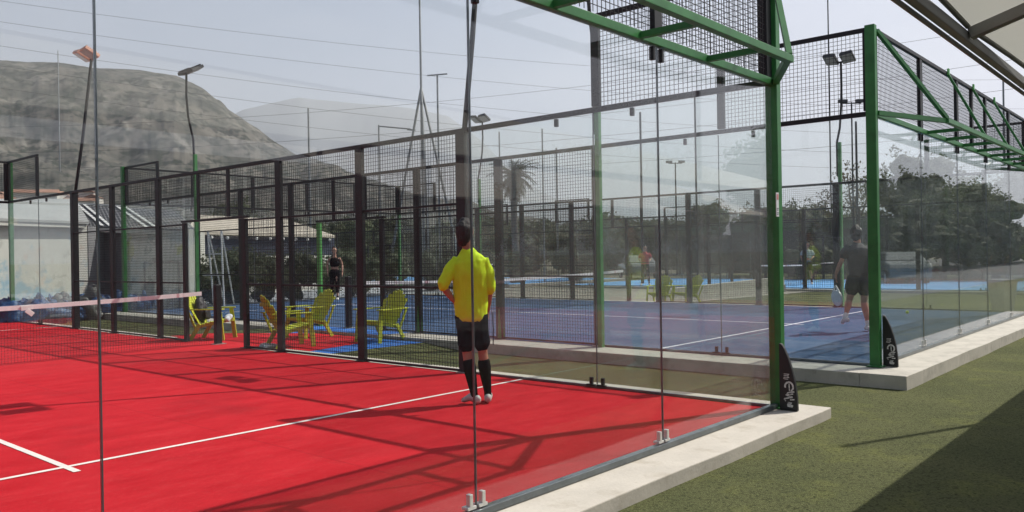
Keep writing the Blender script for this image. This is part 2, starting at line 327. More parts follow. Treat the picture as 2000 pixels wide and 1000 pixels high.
def back_wall(x0, y, z, out_, label, gm, truss, joints=(0, 2, 4, 6, 8, 10), off0=.8, off1=.8, wst=.05, clampm=None, group=None):
    """glass end wall in the plane y; out_ = -1 if the outside is towards -y"""
    t = thing('glass_end_wall', label, 'glass wall', (x0+5, y, z), 0, group)
    def P(name, dims, m, bev=.004): return bbox_obj(name, (dims[0]-5, dims[1]-5, dims[2], dims[3], dims[4], dims[5]), m, t, bev)
    for a in (0, 10):
        bm = B(); s = 1 if a == 10 else -1
        xx = a-5 + s*.045; box(bm, xx-.045, xx+.045, -.06, .055, 0, 4.04)
        o = obj('corner_post', bm, M['green'], t, bevel=.006)
        bm = B(); box(bm, xx-.09, xx+.09, -.095, .085, .001, .014); obj('foot_plate', bm, M['green'], o, bevel=.003)
    for a, b in zip(joints, joints[1:]):
        g0 = a + .003; g1 = b - .003
        P('glass_panel', (g0, g1, -.006, .006, .045, 2.965), gm, 0)
        bm = B(); wires(bm, 'x', .0, a+.05-5, b-.05-5, 3.06, 3.97, wst); obj('mesh_panel', bm, M['wire'], t)
    for a in joints[1:-1]:
        clamp(t, (a-5, 0, .05), 'x', out_, clampm or M['steel'])
        for s in (-1, 1): P('glass_clamp', (a+s*.06-.016, a+s*.06+.016, -.02, .02, 2.86, 2.96), M['black'])
        bm = B(); box(bm, a-5-.0026, a-5+.0026, -.0075, .0075, .05, 2.96); obj('joint_seal', bm, M['chan'], t)
    P('base_channel', (.0, 10, -.028, .028, .0, .042), M['chan'])
    P('top_rail', (.0, 10, -.025, .025, 3.98, 4.03), M['black'])
    for a in (2, 4, 5, 6, 8): P('upright', (a-.055, a+.055, -.022, .022, 3.0, 3.975), M['black'])
    for a in (.05, 9.95): P('upright', (a-.05, a+.05, -.018, .018, 3.04, 3.975), M['black'])
    if truss:
        yo = out_*.5
        P('truss_chord', (.0, 10, -.032, .032, 2.97, 3.035), M['green'])
        P('truss_chord', (off0, 10-off1, yo-.03, yo+.03, 2.97, 3.03), M['green'])
        a = math.ceil(off0+.2)
        for a in [off0+1.0+k for k in range(int(10-off0-off1-.5))]:
            barobj('truss_brace', (a-5, out_*.033, 3.0), (a-5, yo-out_*.031, 3.0), .045, M['green'], t)
        for a, e in ((0, off0), (10, 10-off1)):
            s = 1 if a == 0 else -1
            barobj('truss_brace', (a-5, out_*.052, 3.0), (e-5+s*.02, yo-out_*.02, 3.0), .055, M['green'], t)
            barobj('truss_brace', (a-5+s*.02, out_*.052, 3.98), (e-5+s*.02, yo, 3.032), .045, M['green'], t)
        for a in (3.4, 5.0, 6.6):
            barobj('truss_brace', (a-5, out_*.03, 3.99), (a-5, yo, 3.032), .035, M['green'], t)
            bbox_obj('truss_cleat', (a-5-.03, a-5+.03, min(out_*.026, out_*.05), max(out_*.026, out_*.05), 3.97, 4.07), M['limegreen'], t)
    else:
        P('lower_rail', (.0, 10, -.025, .025, 2.97, 3.03), M['black'])
    return t

def side_fence(x, y0, z, outx, label, gm, greenfoot=(), greenjamb=False, wst=.05, group=None, clampm=None):
    """side of a court in the plane x; glass near both ends, welded mesh between, a doorway at mid length"""
    t = thing('side_fence', label, 'court fence', (x, y0+10, z), 0, group)
    def P(name, dims, m, bev=.004): return bbox_obj(name, (dims[0], dims[1], dims[2]-10, dims[3]-10, dims[4], dims[5]), m, t, bev)
    for a, b in ((0, 2), (2, 4), (16, 18), (18, 20)):
        P('glass_panel', (-.006, .006, a+.004, b-.004, .03, 2.965), gm, 0)
    for a in (2, 18):
        clamp(t, (0, a-10, .02), 'y', outx, M['black'])
        for s in (-1, 1): P('glass_clamp', (-.02, .02, a+s*.5-.02, a+s*.5+.02, 2.88, 2.965), M['black'])
        bm = B(); box(bm, -.0075, .0075, a-10-.0035, a-10+.0035, .03, 2.96); obj('joint_seal', bm, M['chan'], t)
    for a, h in ((4, 3), (6, 3), (8, 3), (9, 2.13), (11, 2.13), (12, 3), (14, 3), (16, 3)):
        mm = M['limegreen'] if (greenjamb and a == 11) else M['black']
        wd = .072 if h == 3 else .05
        o = P('post', (-.03, .03, a-wd, a+wd, 0, h-.002), mm)
        bm = B(); box(bm, -.07, .07, a-10-.09, a-10+.09, .001, .012); obj('foot_plate', bm, M['steel'] if a in (4, 12) else mm, o)
        if a in greenfoot:
            bm = B(); loft(bm, ((0, a-10, .0), (0, a-10, .5)), ((.055, .10), (.036, .06)), 4, cap=False); obj('post_sleeve', bm, M['green'], o)
    for a, b in ((0, 2), (18, 20)):
        P('upper_rail', (-.025, .025, a, b, 3.98, 4.03), M['black'])
        for yy in (a+.05, b-.05): P('upright', (-.026, .026, yy-.05, yy+.05, 3.04, 3.975), M['black'])
        bm = B(); wires(bm, 'y', 0, a+.1-10, b-.1-10, 3.03, 3.98, wst); obj('mesh_panel', bm, M['wire'], t)
    P('rail', (-.026, .026, 0.0, 20.0, 2.975, 3.03), M['black'])
    segs = [(4, 6), (6, 8), (12, 14), (14, 16)]
    for a, b in segs+[(8, 9), (11, 12)]:
        for zz in (1.05, 2.1): P('rail', (-.014, .014, a+.056, b-.056, zz-.014, zz+.014), M['black'])
        bm = B(); wires(bm, 'y', 0, a+.05-10, b-.05-10, .05, 2.97, wst); obj('mesh_panel', bm, M['wire'], t)
        P('rail', (-.015, .015, a+.056, b-.056, .01, .04), M['black'])
    P('rail', (-.02, .02, 8.9, 11.1, 2.135, 2.175), M['black'])
    bm = B(); wires(bm, 'y', 0, 9-10, 11-10, 2.18, 2.97, wst); obj('mesh_panel', bm, M['wire'], t)
    for a in (9.5, 10.5): P('upright', (-.012, .012, a-.05, a+.05, 2.18, 2.97), M['black'])
    # the blind ends over the glass
    P('bottom_rail', (-.012, .012, 0.05, 4, .0, .028), M['chan']); P('bottom_rail', (-.012, .012, 16, 19.95, .0, .028), M['chan'])
    return t

back_wall(-10, 0, 0, -1, 'glass end wall with green truss closest to the camera, along the red court', M['glass'], True, off0=.75, off1=.75)
back_wall(-10, 20, 0, 1, 'far end glass wall of the red court with green corner post', M['glass'], False)
side_fence(0, 0, 0, 1, 'black mesh side fence between the red court and the yellow chairs', M['glassd'])
side_fence(-10, 0, 0, -1, 'far left side fence of the red court, outside the picture', M['glass'])
back_wall(2.9, 0, .06, -1, 'glass end wall with green truss on the blue court, right of the photo', M['glassb'], True, off0=1.25, off1=1.25)
back_wall(2.9, 20, .06, 1, 'far end wall of the blue court behind the woman in black', M['glass'], False)
side_fence(2.9, 0, .06, -1, 'side fence of the blue court facing the red court across the green walkway', M['glassd'], (6, 8), True)
side_fence(12.9, 0, .06, 1, 'far side fence of the blue court in front of the pale path', M['glassd'])
back_wall(23.6, 1, 0, -1, 'end wall of the distant light blue court, far right', M['glass'], False, wst=.1)
side_fence(23.6, 1, 0, -1, 'near side fence of the distant light blue court beyond the grass strip', M['glass'], wst=.1)
side_fence(33.6, 1, 0, 1, 'far side fence of the distant light blue court in front of the trees', M['glass'], wst=.1)
side_fence(23.6, 24, 0, -1, 'near side fence of the farthest light blue court', M['glass'], wst=.1)

# nets
def net(x0, y, z, label, sag=.09, logo=None):
    t = thing('court_net', label, 'net', (x0+5, y, z))
    for s in (-1, 1):
        bm = B(); box(bm, s*5.05-.055, s*5.05+.055, -.05, .05, 0, 1.03); o = obj('net_post', bm, M['black'], t, bevel=.012)
        bm = B(); box(bm, s*5.05-.09, s*5.05+.11, -.08, .08, .001, .014); obj('foot_plate', bm, M['steel'], o)
    def top(u): return .93 - sag*(1-(u/5)**2)
    bm = B(); N = 40
    xs = [-4.76 + 9.52*i/N for i in range(N+1)]
    for a, b in zip(xs, xs[1:]):
        v = [bm.verts.new(p) for p in ((a, -.008, top(a)-.066), (b, -.008, top(b)-.066), (b, -.008, top(b)), (a, -.008, top(a)), (a, .008, top(a)-.066), (b, .008, top(b)-.066), (b, .008, top(b)), (a, .008, top(a)))]
        for f in ((0,1,2,3),(5,4,7,6),(3,2,6,7),(1,0,4,5)): bm.faces.new([v[i] for i in f])
    bmesh.ops.remove_doubles(bm, verts=bm.verts, dist=.0005)
    obj('net_tape', bm, M['tape'], t)
    for s in (-1, 1): barobj('tension_cord', (s*4.76, 0, top(4.76)-.02), (s*5.0, 0, .97), .008, M['black'], t)
    bm = B(); st = .042
    n = int(9.9/st)
    for i in range(n):
        u = -4.95 + i*st; bar(bm, (u, 0, .02), (u, 0, top(max(-4.76, min(4.76, u)))-.05), .0028)
    for k in range(1, 21):
        f = k/21
        for a, b in zip(xs[::4], xs[4::4]): bar(bm, (a, .002, .02+(top(a)-.07)*f), (b, .002, .02+(top(b)-.07)*f), .0028)
    obj('net_mesh', bm, M['netcord'], t)
    return t
net(-10, 10, 0, 'white taped black net across the red court', .10)
net(2.9, 10, .06, 'white taped net across the blue court behind the man')
net(23.6, 11, 0, 'distant net on the light blue court')
net(23.6, 34, 0, 'farthest net seen between the black posts')
# white folded cloth tag hanging on the red court's net
bm = B()
bar(bm, (-3.02, 9.982, .80), (-2.86, 9.982, .815), .010, .07)
bar(bm, (-2.95, 9.976, .775), (-2.86, 9.976, .70), .010, .07)
tag(obj('cloth', bm, M['white'], bevel=.004), 'small white cloth hung over the red court net', 'cloth')

# ------------------------------------------------------------------ walkway between the courts
bm = B()
prof = ((6.3, GZ+.002), (7.2, -.012), (12.4, -.012), (13.2, GZ+.002))
for (ya, za), (yb, zb) in zip(prof, prof[1:]):
    bm.faces.new([bm.verts.new(p) for p in ((.341, ya, za), (2.279, ya, za), (2.279, yb, zb), (.341, yb, zb))])
struct(obj('walkway', bm, M['grass'], recalc=False))
sheet('blue_mat', ((.342, 7.2), (2.278, 7.2), (2.278, 11.2), (.342, 11.2)), -.008, M['bluepatch'])
sheet('red_mat', ((.345, 7.75), (1.5, 8.0), (2.27, 8.75), (2.27, 10.3), (1.9, 10.9), (1.1, 12.2), (.345, 12.35)), -.004, M['red'])
sheet('blue_threshold', ((2.282, 8.4), (2.895, 8.2), (2.895, 11.6), (2.282, 11.6)), .0585, M['bluepatch'])
sheet('red_threshold', ((.004, 8.9), (.342, 8.9), (.342, 11.9), (.004, 11.9)), -.001, M['red'])

# ------------------------------------------------------------------ floodlight poles
def flood(x, y, z, side, label, kind, lampm, group='floodlight poles at the courts'):
    t = thing('floodlight_pole', label, 'floodlight', (x+side*.075, y-.085, z), 0, group) if kind == 'green' else thing('floodlight_pole', label, 'floodlight', (x+side*.075, y, z), 0, group)
    if kind == 'green':
        bm = B(); bar(bm, (0, 0, GZ), (0, 0, 4.0), .075); obj('pole', bm, M['polegreen'], t, bevel=.004)
        base = 2.9; px = -side*.0
        pts = [(px, .06, 3.2), (px, .06, 4.0), (side*.04, 0, 4.35), (side*.16, 0, 4.9), (side*.20, 0, 5.4), (side*.19, 0, 5.95)]
        bm = B(); loft(bm, pts, [.028]*6, 8); obj('arm', bm, M['black'], t, smooth=True)
        tip = Vector(pts[-1])
    else:
        bm = B(); bar(bm, (0, 0, GZ), (0, 0, 3.0), .06); obj('pole', bm, M['black'], t)
        pts = [(-side*.02, 0, 2.95), (side*.16, 0, 4.2), (side*.38, 0, 6.0)]
        bm = B(); loft(bm, pts, [.034]*3, 8); obj('arm', bm, M['black'], t, smooth=True)
        tip = Vector(pts[-1])
    barobj('lamp_bracket', tip+Vector((0, -.22, .02)), tip+Vector((0, .22, .02)), .035, M['black'], t)
    for s in (-1, 1):
        e = bpy.data.objects.new('lamp_head', None)
        bm = B(); box(bm, -.17, .17, -.15, .15, -.035, .035)
        for k in range(7): box(bm, -.15+k*.045, -.14+k*.045, -.13, .13, .036, .07)
        o = obj('lamp_head', bm, lampm, t, bevel=.006)
        o.location = tip + Vector((-side*.12, s*.20, .09)); o.rotation_euler = (s*.12, -side*R(-28), 0)
        bm = B(); box(bm, -.15, .15, -.13, .13, -.042, -.036); obj('lamp_glass', bm, M['lampglass'], o)
    return t
M['lampglass'] = mat('lamp_glass', (.35, .36, .36), .2, var=.1, scale=30)
M['lampgrey'] = mat('lamp_housing', (.05, .05, .052), .5, var=.2, scale=12)
M['lampflare'] = mat('orange_flare_housing', (.62, .34, .24), .6, var=.2, scale=9)  # orange tint imitates a reflected flare on these heads
flood(0, 4, 0, 1, 'black leaning floodlight pole above the man in yellow', 'black', M['lampgrey'])
flood(0, 16, 0, 1, 'black leaning floodlight pole with heads tinted as an orange reflection against the hill', 'black', M['lampflare'])
flood(2.9, 4, .06, -1, 'green and black floodlight pole behind the near side glass of the red court', 'green', M['lampgrey'])
flood(2.9, 16, .06, -1, 'green floodlight pole with bowed black arm in front of the hill', 'green', M['lampgrey'])
flood(12.9, 4, .06, 1, 'floodlight pole with two heads behind the upper mesh of the blue court', 'green', M['lampgrey'])
flood(12.9, 16, .06, 1, 'pale green floodlight pole just right of the man in yellow', 'green', M['lampgrey'])

# ------------------------------------------------------------------ black fin pads at the corner posts
def fin(x, y, z, label):
    prof = [(0, 0), (.165, 0), (.162, .12), (.145, .26), (.118, .38), (.085, .48), (.05, .56), (.025, .60), (.0, .605)]
    bm = B(); lo = [bm.verts.new((a, -.02, b)) for a, b in prof]; hi = [bm.verts.new((a, .02, b)) for a, b in prof]; n = len(prof)
    bm.faces.new(lo); bm.faces.new(list(reversed(hi)))
    for i in range(n): bm.faces.new((lo[i], hi[i], hi[(i+1) % n], lo[(i+1) % n]))
    t = thing('fin_pad', label, 'post pad', (x, y, z), R(-90), 'black fin pads on the corner posts')
    obj('pad', bm, M['padblack'], t, bevel=.006)
    bm = B(); yy = -.0225
    def q(pts): bm.faces.new([bm.verts.new((a, yy, b)) for a, b in pts])
    def seg(a, b, wd=.007):
        a = Vector(a); b = Vector(b); d = (b-a).normalized(); s = Vector((-d.y, d.x))*wd/2
        q([tuple(a-s), tuple(b-s), tuple(b+s), tuple(a+s)])
    # small word on its side near the middle
    for k, zz in enumerate((.285, .300, .315, .330)):
        seg((.045, zz), (.085+.01*(k % 2), zz), .006)
    seg((.045, .285), (.045, .297)); seg((.085, .303), (.085, .33))
    # round emblem, drawn as an arc with a tail
    c = (.092, .215)
    for k in range(9):
        a0 = R(-60 + k*28); a1 = R(-60 + (k+1)*28)
        seg((c[0]+.038*math.cos(a0), c[1]+.044*math.sin(a0)), (c[0]+.038*math.cos(a1), c[1]+.044*math.sin(a1)), .016)
    seg((c[0], c[1]+.03), (c[0]+.004, c[1]-.035), .010)
    # large lettering on its side: strokes stacked up the pad
    for a, b in (((.045, .105), (.125, .125)), ((.125, .125), (.06, .14)), ((.06, .14), (.13, .155)), ((.045, .105), (.06, .085)), ((.10, .10), (.14, .105)),
                 ((.085, .165), (.14, .175)), ((.085, .165), (.07, .15))): seg(a, b, .011)
    q([(.075, .035), (.12, .03), (.13, .05), (.105, .06), (.12, .075), (.08, .078), (.072, .055)])
    obj('printed_emblem', bm, M['padwhite'], t, recalc=False)
    return t
fin(-.035, -.062, 0, 'black fin pad with worn white print on the nearer green post of the red court')
fin(2.9+.045, -.062, .06, 'black fin pad with worn white print at the foot of the blue court corner post')

# notice stuck on the near green post
t = thing('notice_sticker', 'narrow white notice with red top stuck on the nearest green post', 'notice', (-.035, -.064, 1.87))
bbox_obj('notice_plate', (-.026, .026, -.003, .003, -.11, .11), M['sticker'], t)
bm = B(); box(bm, -.018, .018, -.0045, -.0035, .045, .095); obj('red_field', bm, M['stickred'], t)
bm = B()
for zz in (-.035, -.05, -.075, -.09): box(bm, -.019, .019 - (.008 if zz in (-.05, -.09) else 0), -.0045, -.0035, zz-.003, zz+.003)
obj('printed_lines', bm, M['ink'], t)

# ------------------------------------------------------------------ canopy on the right
M['cloth'] = mat('canopy_membrane', (.66, .65, .56), .8, col2=(.74, .73, .64), scale=1.5, spec=.2)
n = M['cloth'].node_tree; bs = n.nodes['Principled BSDF']; tl = n.nodes.new('ShaderNodeBsdfTranslucent'); tl.inputs['Color'].default_value = (.80, .79, .70, 1)
ms = n.nodes.new('ShaderNodeMixShader'); ms.inputs['Fac'].default_value = .30; n.links.new(bs.outputs[0], ms.inputs[1]); n.links.new(tl.outputs[0], ms.inputs[2])
n.links.new(ms.outputs[0], n.nodes['Material Output'].inputs['Surface'])
M['beam'] = mat('canopy_beam', (.24, .24, .235), .55, var=.15, scale=5)
M['beam2'] = mat('canopy_edge_cloth', (.30, .29, .26), .7, var=.12, scale=6)
cy, cz = -2.29, 2.34; slope = .30
t = thing('canopy', 'beige membrane canopy on grey beams overhead at the right', 'canopy', (4, cy, GZ))
def cpt(x, dy, dz=0): return (x-4, -dy, cz-GZ + dy*slope + dz)
X0, X1 = -6.28, 8.72
bm = B(); bar(bm, cpt(X0, .018, .02), cpt(X1, .018, .02), .036, .045); obj('edge_beam', bm, M['beam'], t, bevel=.004)
bm = B(); loft(bm, (cpt(X0, -.012, .0), cpt(X1, -.012, .0)), (.010, .010), 8); obj('gutter_pipe', bm, M['beam2'], t, smooth=True)
bm = B(); bar(bm, cpt(X0, 8.5, .05), cpt(X1, 8.5, .05), .08, .12); obj('rear_beam', bm, M['beam'], t)
spans = [-7.5+.1] + [-6.28 + 3.0*k for k in range(11)]
spans = [-6.28 + 3.0*k for k in range(6)]
for a in spans:
    bm = B(); bar(bm, cpt(a, .04, .022), cpt(a, 8.45, .022), .05, .05); obj('cross_beam', bm, M['beam'], t, bevel=.004)
    if a > 2 or a < -5: 
        bm = B(); bar(bm, (a-4, -8.4, 0), (a-4, -8.4, cz-GZ+8.4*slope-.02), .09); obj('post', bm, M['beam'], t)
for a in spans[:-1]:
    bm = B(); N = 10; grid = []
    for i in range(N+1):
        row = []
        for j in range(N+1):
            u, v_ = i/N, j/N; sg = -.10*math.sin(math.pi*u)*math.sin(math.pi*v_) + .012*noise.noise((a+u*3, v_*7, 1))
            inset = .03*math.sin(math.pi*u)*(1-v_)
            row.append(bm.verts.new(cpt(a+3.0*u, (.03+inset)+(8.35-inset)*v_, .055+sg*min(1, v_*4+.1))))
        grid.append(row)
    for i in range(N):
        for j in range(N): bm.faces.new((grid[i][j], grid[i+1][j], grid[i+1][j+1], grid[i][j+1]))
    obj('membrane', bm, M['cloth'], t, smooth=True)
    bm = B()
    pts = [(cpt(a+.04+2.92*i/8, .04+.03*math.sin(math.pi*i/8), .048)) for i in range(9)]
    loft(bm, pts, [(.012, .012)]*9, 6); obj('edge_rope', bm, M['beam2'], t, smooth=True)
# lamp pole behind the canopy (only its shadow and reflection are seen)
t = thing('lamp_pole', 'grey pole beside the canopy whose thin straight shadow crosses the lawn', 'lamp pole', (3.75, -2.75, GZ))
bm = B(); loft(bm, ((0, 0, 0), (0, 0, 5.7)), (.045, .03), 10); obj('pole', bm, M['galv'], t, smooth=True)
bm = B(); loft(bm, ((0, 0, 5.7), (0, 0, 5.8)), (.05, .03), 10); obj('pole_cap', bm, M['lampgrey'], t)

# ------------------------------------------------------------------ chairs
def make_chair(label):
    t = thing('garden_chair', label, 'chair', group='lime yellow slatted garden chairs by the courts')
    cm = M['chair']
    bm = B()                                                    # seat, slats across, front edge rolled down
    for k in range(6):
        y = .26 - k*.085; z = .37 - k*.020
        bar(bm, (-.25, y, z), (.25, y, z), .082, .02)
    bar(bm, (-.25, .305, .345), (.25, .305, .345), .018, .06)
    for s in (-1, 1): bar(bm, (s*.22, .29, .345), (s*.22, -.22, .235), .025, .05)
    obj('seat', bm, cm, t, bevel=.004)
    bm = B()                                                    # fan back
    th = R(25)
    bx = Vector((0, -.17, .25)); ud = Vector((0, -math.sin(th), math.cos(th)))
    for k in range(-3, 4):
        L = .66 - .020*k*k; x0 = k*.052; x1 = k*.082
        pts = [bx + Vector((x0 + (x1-x0)*f, 0, 0)) + ud*L*f + Vector((0, .02*abs(k)/3, 0)) for f in (0, .5, 1)]
        nn = ud.cross(Vector((1, 0, 0))).normalized()*.008; X = Vector((1, 0, 0)); W = (.024, .031, .039)
        pts.append(pts[-1] + ud*.03); W = W + (.026,); vs = []
        for p, w_ in zip(pts, W): vs.append([bm.verts.new(q) for q in (p-X*w_-nn, p+X*w_-nn, p+X*w_+nn, p-X*w_+nn)])
        for r0, r1 in zip(vs, vs[1:]):
            for i in range(4): bm.faces.new((r0[i], r0[(i+1) % 4], r1[(i+1) % 4], r1[i]))
        bm.faces.new(list(reversed(vs[0]))); bm.faces.new(vs[-1])
    for f, wd in ((.28, .20), (.72, .26)):
        c = bx + ud*.70*f + Vector((0, -.016, 0)); bar(bm, c + Vector((-wd, 0, 0)), c + Vector((wd, 0, 0)), .018, .06)
    obj('backrest', bm, cm, t, bevel=.004)
    for s in (-1, 1):
        bm = B(); v = [(s*.25, .34), (s*.37, .30), (s*.36, .05), (s*.31, -.38), (s*.27, -.36), (s*.26, 0)]
        poly(bm, v if s < 0 else v, .555, .575); obj('armrest', bm, cm, t, bevel=.004)
        bm = B(); bar(bm, (s*.29, .31, .0), (s*.275, .25, .555), .03, .075, upv=(0, 1, 0)); obj('leg', bm, cm, t, bevel=.004)
        bm = B(); bar(bm, (s*.28, -.30, .0), (s*.26, -.12, .30), .03, .07, upv=(0, 1, 0))
        bar(bm, (s*.265, -.20, .22), (s*.30, -.33, .555), .022, .04, upv=(0, 1, 0)); obj('leg', bm, cm, t, bevel=.004)
    return t
CH = []
for (x, y, z, rz, lb) in ((.56, 8.62, -.004, R(-105), 'lime yellow slatted chair seen side on with its shaded back to the left'),
                          (1.75, 9.75, -.004, R(92), 'lime yellow slatted chair with tall rounded back facing left, behind another chair'),
                          (2.0, 8.0, -.008, R(94), 'lime yellow slatted chair standing alone, just left of the man'),
                          (.50, 11.0, -.004, R(-142), 'lime yellow slatted chair by the net post with a dark bag on it'),
                          (14.2, 8.8, GZ+.012, R(70), 'distant yellow green chair on the pale path beyond the blue court')):
    c = make_chair(lb) if not CH else copy_tree(CH[0], None, lb)
    c.location = (x, y, z); c.rotation_euler = (0, 0, rz); CH.append(c)
c = copy_tree(CH[0], None, 'second distant yellow green chair by the fence of the blue court'); c.location = (14.0, 9.6, GZ+.012); c.rotation_euler = (0, 0, R(100))

def lump(name, pts, m, voxel=.02, disp=.012, nscale=6, parent=None, sm=2):
    """soft object: lofts fused by a voxel remesh, then creased"""
    bm = B()
    for p, r in pts: loft(bm, p, r, 12)
    o = obj(name, bm, m, parent)
    r = o.modifiers.new('r', 'REMESH'); r.mode = 'VOXEL'; r.voxel_size = voxel; r.use_smooth_shade = True
    if sm: s = o.modifiers.new('s', 'SMOOTH'); s.iterations = sm; s.factor = .5
    bake(o)
    if disp:
        for v in o.data.vertices:
            n_ = noise.noise(v.co*nscale) + .5*noise.noise(v.co*nscale*2.3 + Vector((3, 1, 7))); v.co += v.normal*disp*n_
    for p in o.data.polygons: p.use_smooth = True
    return o
M['bagdark'] = mat('dark_nylon', (.018, .016, .020), .6, var=.3, scale=9)
M['towel'] = mat('pale_towel', (.55, .58, .62), .9, var=.15, scale=9)
t = thing('backpack', 'dark backpack lying on the chair beside the net post', 'bag', (.44, 11.1, .36), R(-142))
lump('bag_body', [(((0, -.12, .02), (0, -.10, .22), (0, -.13, .38)), ((.17, .11), (.16, .10), (.09, .06)))], M['bagdark'], .018, .015, 9, t)
lump('bag_pocket', [(((0, .03, .03), (0, .02, .17)), ((.12, .04), (.11, .035)))], M['bagdark'], .018, .006, 9, t)
bm = B(); loft(bm, ((-.04, -.13, .40), (-.02, -.13, .46), (.03, -.13, .46), (.05, -.13, .40)), [.008]*4, 6); obj('bag_handle', bm, M['bagdark'], t)
o = lump('towel', [(((.58, 10.62, .37), (.66, 10.68, .42), (.72, 10.80, .38)), ((.05, .05), (.06, .05), (.05, .04)))], M['towel'], .014, .02, 12)
tag(o, 'pale grey towel crumpled on the chair beside the net post', 'towel')
o = lump('crumpled_cloth', [(((.10, 8.62, .03), (.22, 8.70, .035), (.34, 8.72, .03)), ((.05, .03), (.07, .035), (.05, .03))), (((.12, 8.78, .03), (.25, 8.82, .04)), ((.04, .03), (.05, .035)))], M['towel'], .012, .02, 14)
tag(o, 'small white crumpled cloth on the red floor at the doorway post', 'cloth')
bm = B(); bmesh.ops.create_icosphere(bm, subdivisions=3, radius=.034)
o = obj('padel_ball', bm, mat('ball_felt', (.50, .62, .06), .95, var=.1, scale=40), smooth=True); o.location = (11.49, 2.03, .094); tag(o, 'yellow ball lying on the blue court near the right end', 'ball')

# ------------------------------------------------------------------ people
M['skin'] = mat('skin_tan', (.36, .17, .105), .55, var=.10, scale=9)
M['skin2'] = mat('skin_light', (.46, .25, .17), .55, var=.10, scale=9)
M['hair'] = mat('dark_hair', (.012, .010, .010), .6, var=.4, scale=60, bump=.4, bscale=150)
M['yshirt'] = overlay(mat('fluo_yellow_fabric', (.56, .80, .02), .75, col2=(.64, .86, .03), scale=6, spec=.2), (.56, .42, .06), 3, .62, .80, .45)
M['dshorts'] = mat('navy_black_fabric', (.007, .007, .011), .95, var=.25, scale=9, spec=.1)
M['sock'] = mat('black_sock', (.008, .008, .009), .95, spec=.1, var=.25, scale=40, bump=.3, bscale=300)
M['shoe'] = overlay(mat('pale_trainer', (.50, .50, .47), .6, var=.1, scale=12), (.22, .20, .20), 22, .5, .7, .6)
M['dtop'] = mat('dark_striped_fabric', (.016, .014, .018), .8, var=.5, scale=14, stretch=(.2, .2, 6))
M['eye'] = mat('eye_dark', (.02, .018, .018), .2, var=.1, scale=5)
M['redshirt'] = mat('red_fabric', (.55, .06, .07), .8, var=.15, scale=9)
M['greyshirt'] = mat('pale_fabric', (.42, .44, .45), .8, var=.25, scale=5)
M['cap'] = mat('white_cap', (.66, .66, .64), .7, var=.08, scale=9)

def lerp(a, b, f): return Vector(a)*(1-f) + Vector(b)*f
def hand(lofts, wrist, d, n_, side, k=1.0, grip=.5):
    """palm and five bent fingers. d: direction of the hand, n_: palm normal (fingers curl towards it)"""
    d = Vector(d).normalized(); n_ = Vector(n_); n_ = (n_ - d*n_.dot(d)).normalized(); s = d.cross(n_)*side
    w_ = Vector(wrist); r = .0
    lofts.append(([w_, w_+d*.045*k, w_+d*.085*k], [(.024*k, .017*k), (.038*k, .016*k), (.040*k, .014*k)], s))
    for i, (off, ln) in enumerate(((-.030, .070), (-.010, .080), (.011, .075), (.030, .060))):
        p = w_ + d*.088*k + s*off*k; pts = [p]; dd = d.copy()
        for j, fr in enumerate((.45, .32, .23)):
            dd = (dd + n_*grip*(.35+.35*j)).normalized(); p = p + dd*ln*k*fr; pts.append(p)
        lofts.append((pts, [.0095*k, .009*k, .0085*k, .0075*k], s))
    p = w_ + d*.030*k - s*.030*k
    lofts.append(([p, p - s*.022*k + d*.022*k + n_*.01*k, p - s*.026*k + d*.048*k + n_*.022*k], [.012*k, .011*k, .009*k], s))

def fuse(name, lofts, m, parent, voxel, disp=0, nscale=8, sm=3, n=14):
    bm = B()
    for l in lofts: loft(bm, l[0], l[1], n, l[2] if len(l) > 2 else (1, 0, 0))
    o = obj(name, bm, m, parent)
    r = o.modifiers.new('r', 'REMESH'); r.mode = 'VOXEL'; r.voxel_size = voxel; r.use_smooth_shade = True
    s = o.modifiers.new('s', 'SMOOTH'); s.iterations = sm; s.factor = .5
    bake(o)
    if disp:
        for v in o.data.vertices:
            q = v.co; f = noise.noise(Vector((q.x*nscale, q.y*nscale, q.z*nscale*.45))) + .5*noise.noise(Vector((q.x*nscale*2.2, q.y*nscale*2.2, q.z*nscale*1.4+5)))
            v.co += v.normal*disp*f
    for p in o.data.polygons: p.use_smooth = True
    return o

